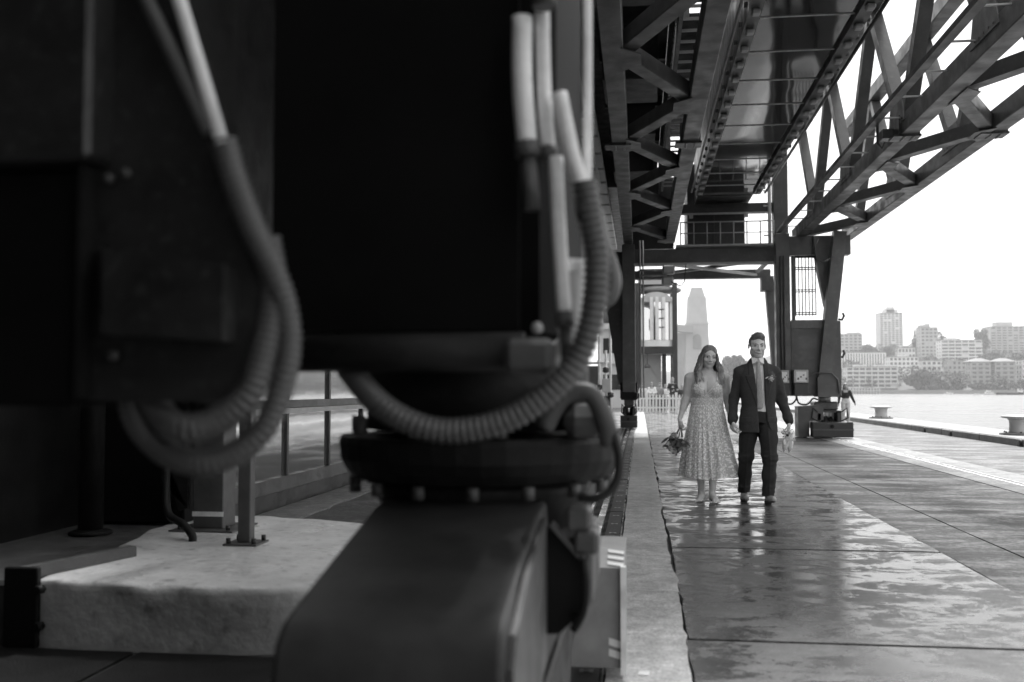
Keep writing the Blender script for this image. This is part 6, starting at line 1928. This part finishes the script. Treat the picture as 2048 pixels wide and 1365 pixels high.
# ---------------------------------------------------------------- people in the background
for n_, v_ in (('cloth_black', .02), ('cloth_dark', .05), ('cloth_pale', .6), ('cloth_mid', .25), ('cloth_white', .75)): mat(n_, v_, .85, var=.15, vscale=12)
def bystander(loc, hgt, label, top, legs, hair='hair_dark', sleeve=1.0, pose=0, rz=0.0, long_hair=False, h=.013, midriff=False, group=None, prnt=False):
    o = empty('person', loc, label, 'person', group, rz=rz); o.scale = (hgt / 1.72,) * 3
    arms = {0: (((-.17, 0, 1.38), (-.23, .02, 1.12), (-.22, -.06, .88)), ((.17, 0, 1.38), (.23, .02, 1.12), (.22, -.06, .88))),
            1: (((-.17, 0, 1.38), (-.25, .03, 1.13), (-.29, -.02, .9)), ((.17, 0, 1.38), (.27, .03, 1.14), (.36, .0, .93))),
            2: (((-.17, 0, 1.38), (-.24, -.05, 1.14), (-.02, -.22, 1.10)), ((.17, 0, 1.38), (.24, -.05, 1.14), (.02, -.22, 1.07)))}[pose]
    lg_ = (((-.09, 0, .9), (-.10, .0, .48), (-.11, .05, .08)), ((.09, 0, .9), (.09, -.05, .48), (.09, -.04, .08)))
    tt = [(.86, 0, .01, .155, .105), (1.05, 0, 0, .135, .095), (1.25, 0, 0, .16, .11), (1.38, 0, .01, .15, .085), (1.43, 0, .01, .08, .05)]
    def base(off=0.0, tr=True, am=True, le=True, hd=False):
        S = SDF((-.42, -.28, -.02), (.42, .2, 1.80), h)
        if tr: S.loft([(a, b, c, d + off, e + off) for a, b, c, d, e in tt], .04)
        if am:
            for A in arms: S.chain(A, [.052 + off, .042 + off, .03 + off], .03)
        if le:
            for A in lg_:
                S.chain(A, [.085 + off, .058 + off, .04 + off], .03)
                S.cone((A[2][0], A[2][1], .035), (A[2][0], A[2][1] - .14, .025), .04 + off * .3, .03, .02)
        if hd:
            head(S, (0, -.01, 1.60), .92, None, True, False); S.cone((0, .01, 1.40), (0, .0, 1.54), .05, .05, .03)
            for A in arms:
                d = np.array(A[2]) - np.array(A[1]); d /= np.linalg.norm(d)
                hand(S, A[2], d, (-.3 * A[2][0], .8, .1), (0, -.6, .4), 1.0, (.3, .3, .3), k=.008)
        return S
    sdf_obj(base(hd=True), 'body', MATS['skin_bg'], o, lambda x, y, z: np.where((z > 1.5), face_tone((0, -.01, 1.60), .92, np.eye(3), True, (x, y, z)), 1.0))
    S = base(.016, le=False); z = S.grid()[2]; x = S.grid()[0]
    cut = (1.10 if midriff else .92) - z
    if sleeve < 1: cut = np.maximum(cut, np.where(np.abs(x) > .185, 1.38 - .42 * sleeve - z, -1))
    neckc = z - np.where(np.abs(x) < .09, 1.34 if long_hair else 1.42, 1.5)
    S.D = np.maximum(S.D, np.maximum(np.where(np.abs(x) < .2, cut, (cut if sleeve < 1 else -1 + 0 * z)), neckc).astype(np.float32))
    sdf_obj(S, 'top', MATS[top], o)
    S = base(.018, am=False); z = S.grid()[2]; S.D = np.maximum(S.D, np.maximum(z - (1.06 if midriff else .95), .09 - z).astype(np.float32))
    sdf_obj(S, 'trousers', MATS[legs], o)
    S = SDF((-.14, -.16, 1.3), (.14, .18, 1.8), h * .8)
    S.ell((0, .012, 1.645), (.08, .095, .085), .02); S.ell((0, -.12, 1.60), (.07, .07, .07), .01, 'sub')
    if long_hair:
        for s in (-1, 1): S.chain([(s * .06, .02, 1.64), (s * .08, .03, 1.5), (s * .085, .02, 1.36)], [.03, .03, .015], .02)
    sdf_obj(S, 'hair', MATS[hair], o)
    if prnt: 
        m = MB()
        for k in range(3): m.box(-.07 + .012 * k, .07 - .014 * k, -.138, -.132, 1.22 + k * .035, 1.24 + k * .035)
        m.build('shirt_print', MATS['cloth_pale'], o)
    return o
bystander((7.15, 36.2, 0), 1.42, 'distant person in a black long-sleeved top and pale trousers walking by the water', 'cloth_black', 'cloth_pale', pose=1, long_hair=True, midriff=True, h=.012)
GB = 'onlookers behind the picket fence'
bystander((1.72, 53.4, 0), 1.84, 'onlooker in a dark printed T-shirt with folded arms behind the picket fence', 'cloth_black', 'cloth_dark', sleeve=.5, pose=2, prnt=True, group=GB)
bystander((.15, 54.2, 0), 1.52, 'leftmost onlooker in pale clothes behind the picket fence', 'cloth_pale', 'cloth_mid', pose=0, group=GB)
bystander((.62, 53.9, 0), 1.60, 'onlooker with dark hair and white top second from the left behind the fence', 'cloth_white', 'cloth_dark', pose=2, long_hair=True, group=GB)
bystander((1.05, 54.3, 0), 1.58, 'onlooker in a grey top beside the one in the dark T-shirt', 'cloth_mid', 'cloth_dark', pose=0, rz=.3, group=GB)
bystander((1.36, 54.8, 0), 1.50, 'short onlooker in white half hidden left of the dark T-shirt', 'cloth_white', 'cloth_dark', pose=2, group=GB)
bystander((2.25, 54.6, 0), 1.46, 'rightmost onlooker in dark clothes behind the picket fence', 'cloth_dark', 'cloth_dark', pose=0, group=GB)
# ---------------------------------------------------------------- air
hz = MB().box(-905, 1905, -125, 2305, -3.7, 128)
hm = bpy.data.materials.new('haze'); hm.use_nodes = True
hm.node_tree.nodes.remove(hm.node_tree.nodes['Principled BSDF'])
pvn = hm.node_tree.nodes.new('ShaderNodeVolumePrincipled')
pvn.inputs['Color'].default_value = (1, 1, 1, 1)
pvn.inputs['Density'].default_value = .00022
pvn.inputs['Anisotropy'].default_value = .2
hm.node_tree.links.new(pvn.outputs['Volume'], hm.node_tree.nodes['Material Output'].inputs['Volume'])
hz.build('haze', hm, kind='stuff')
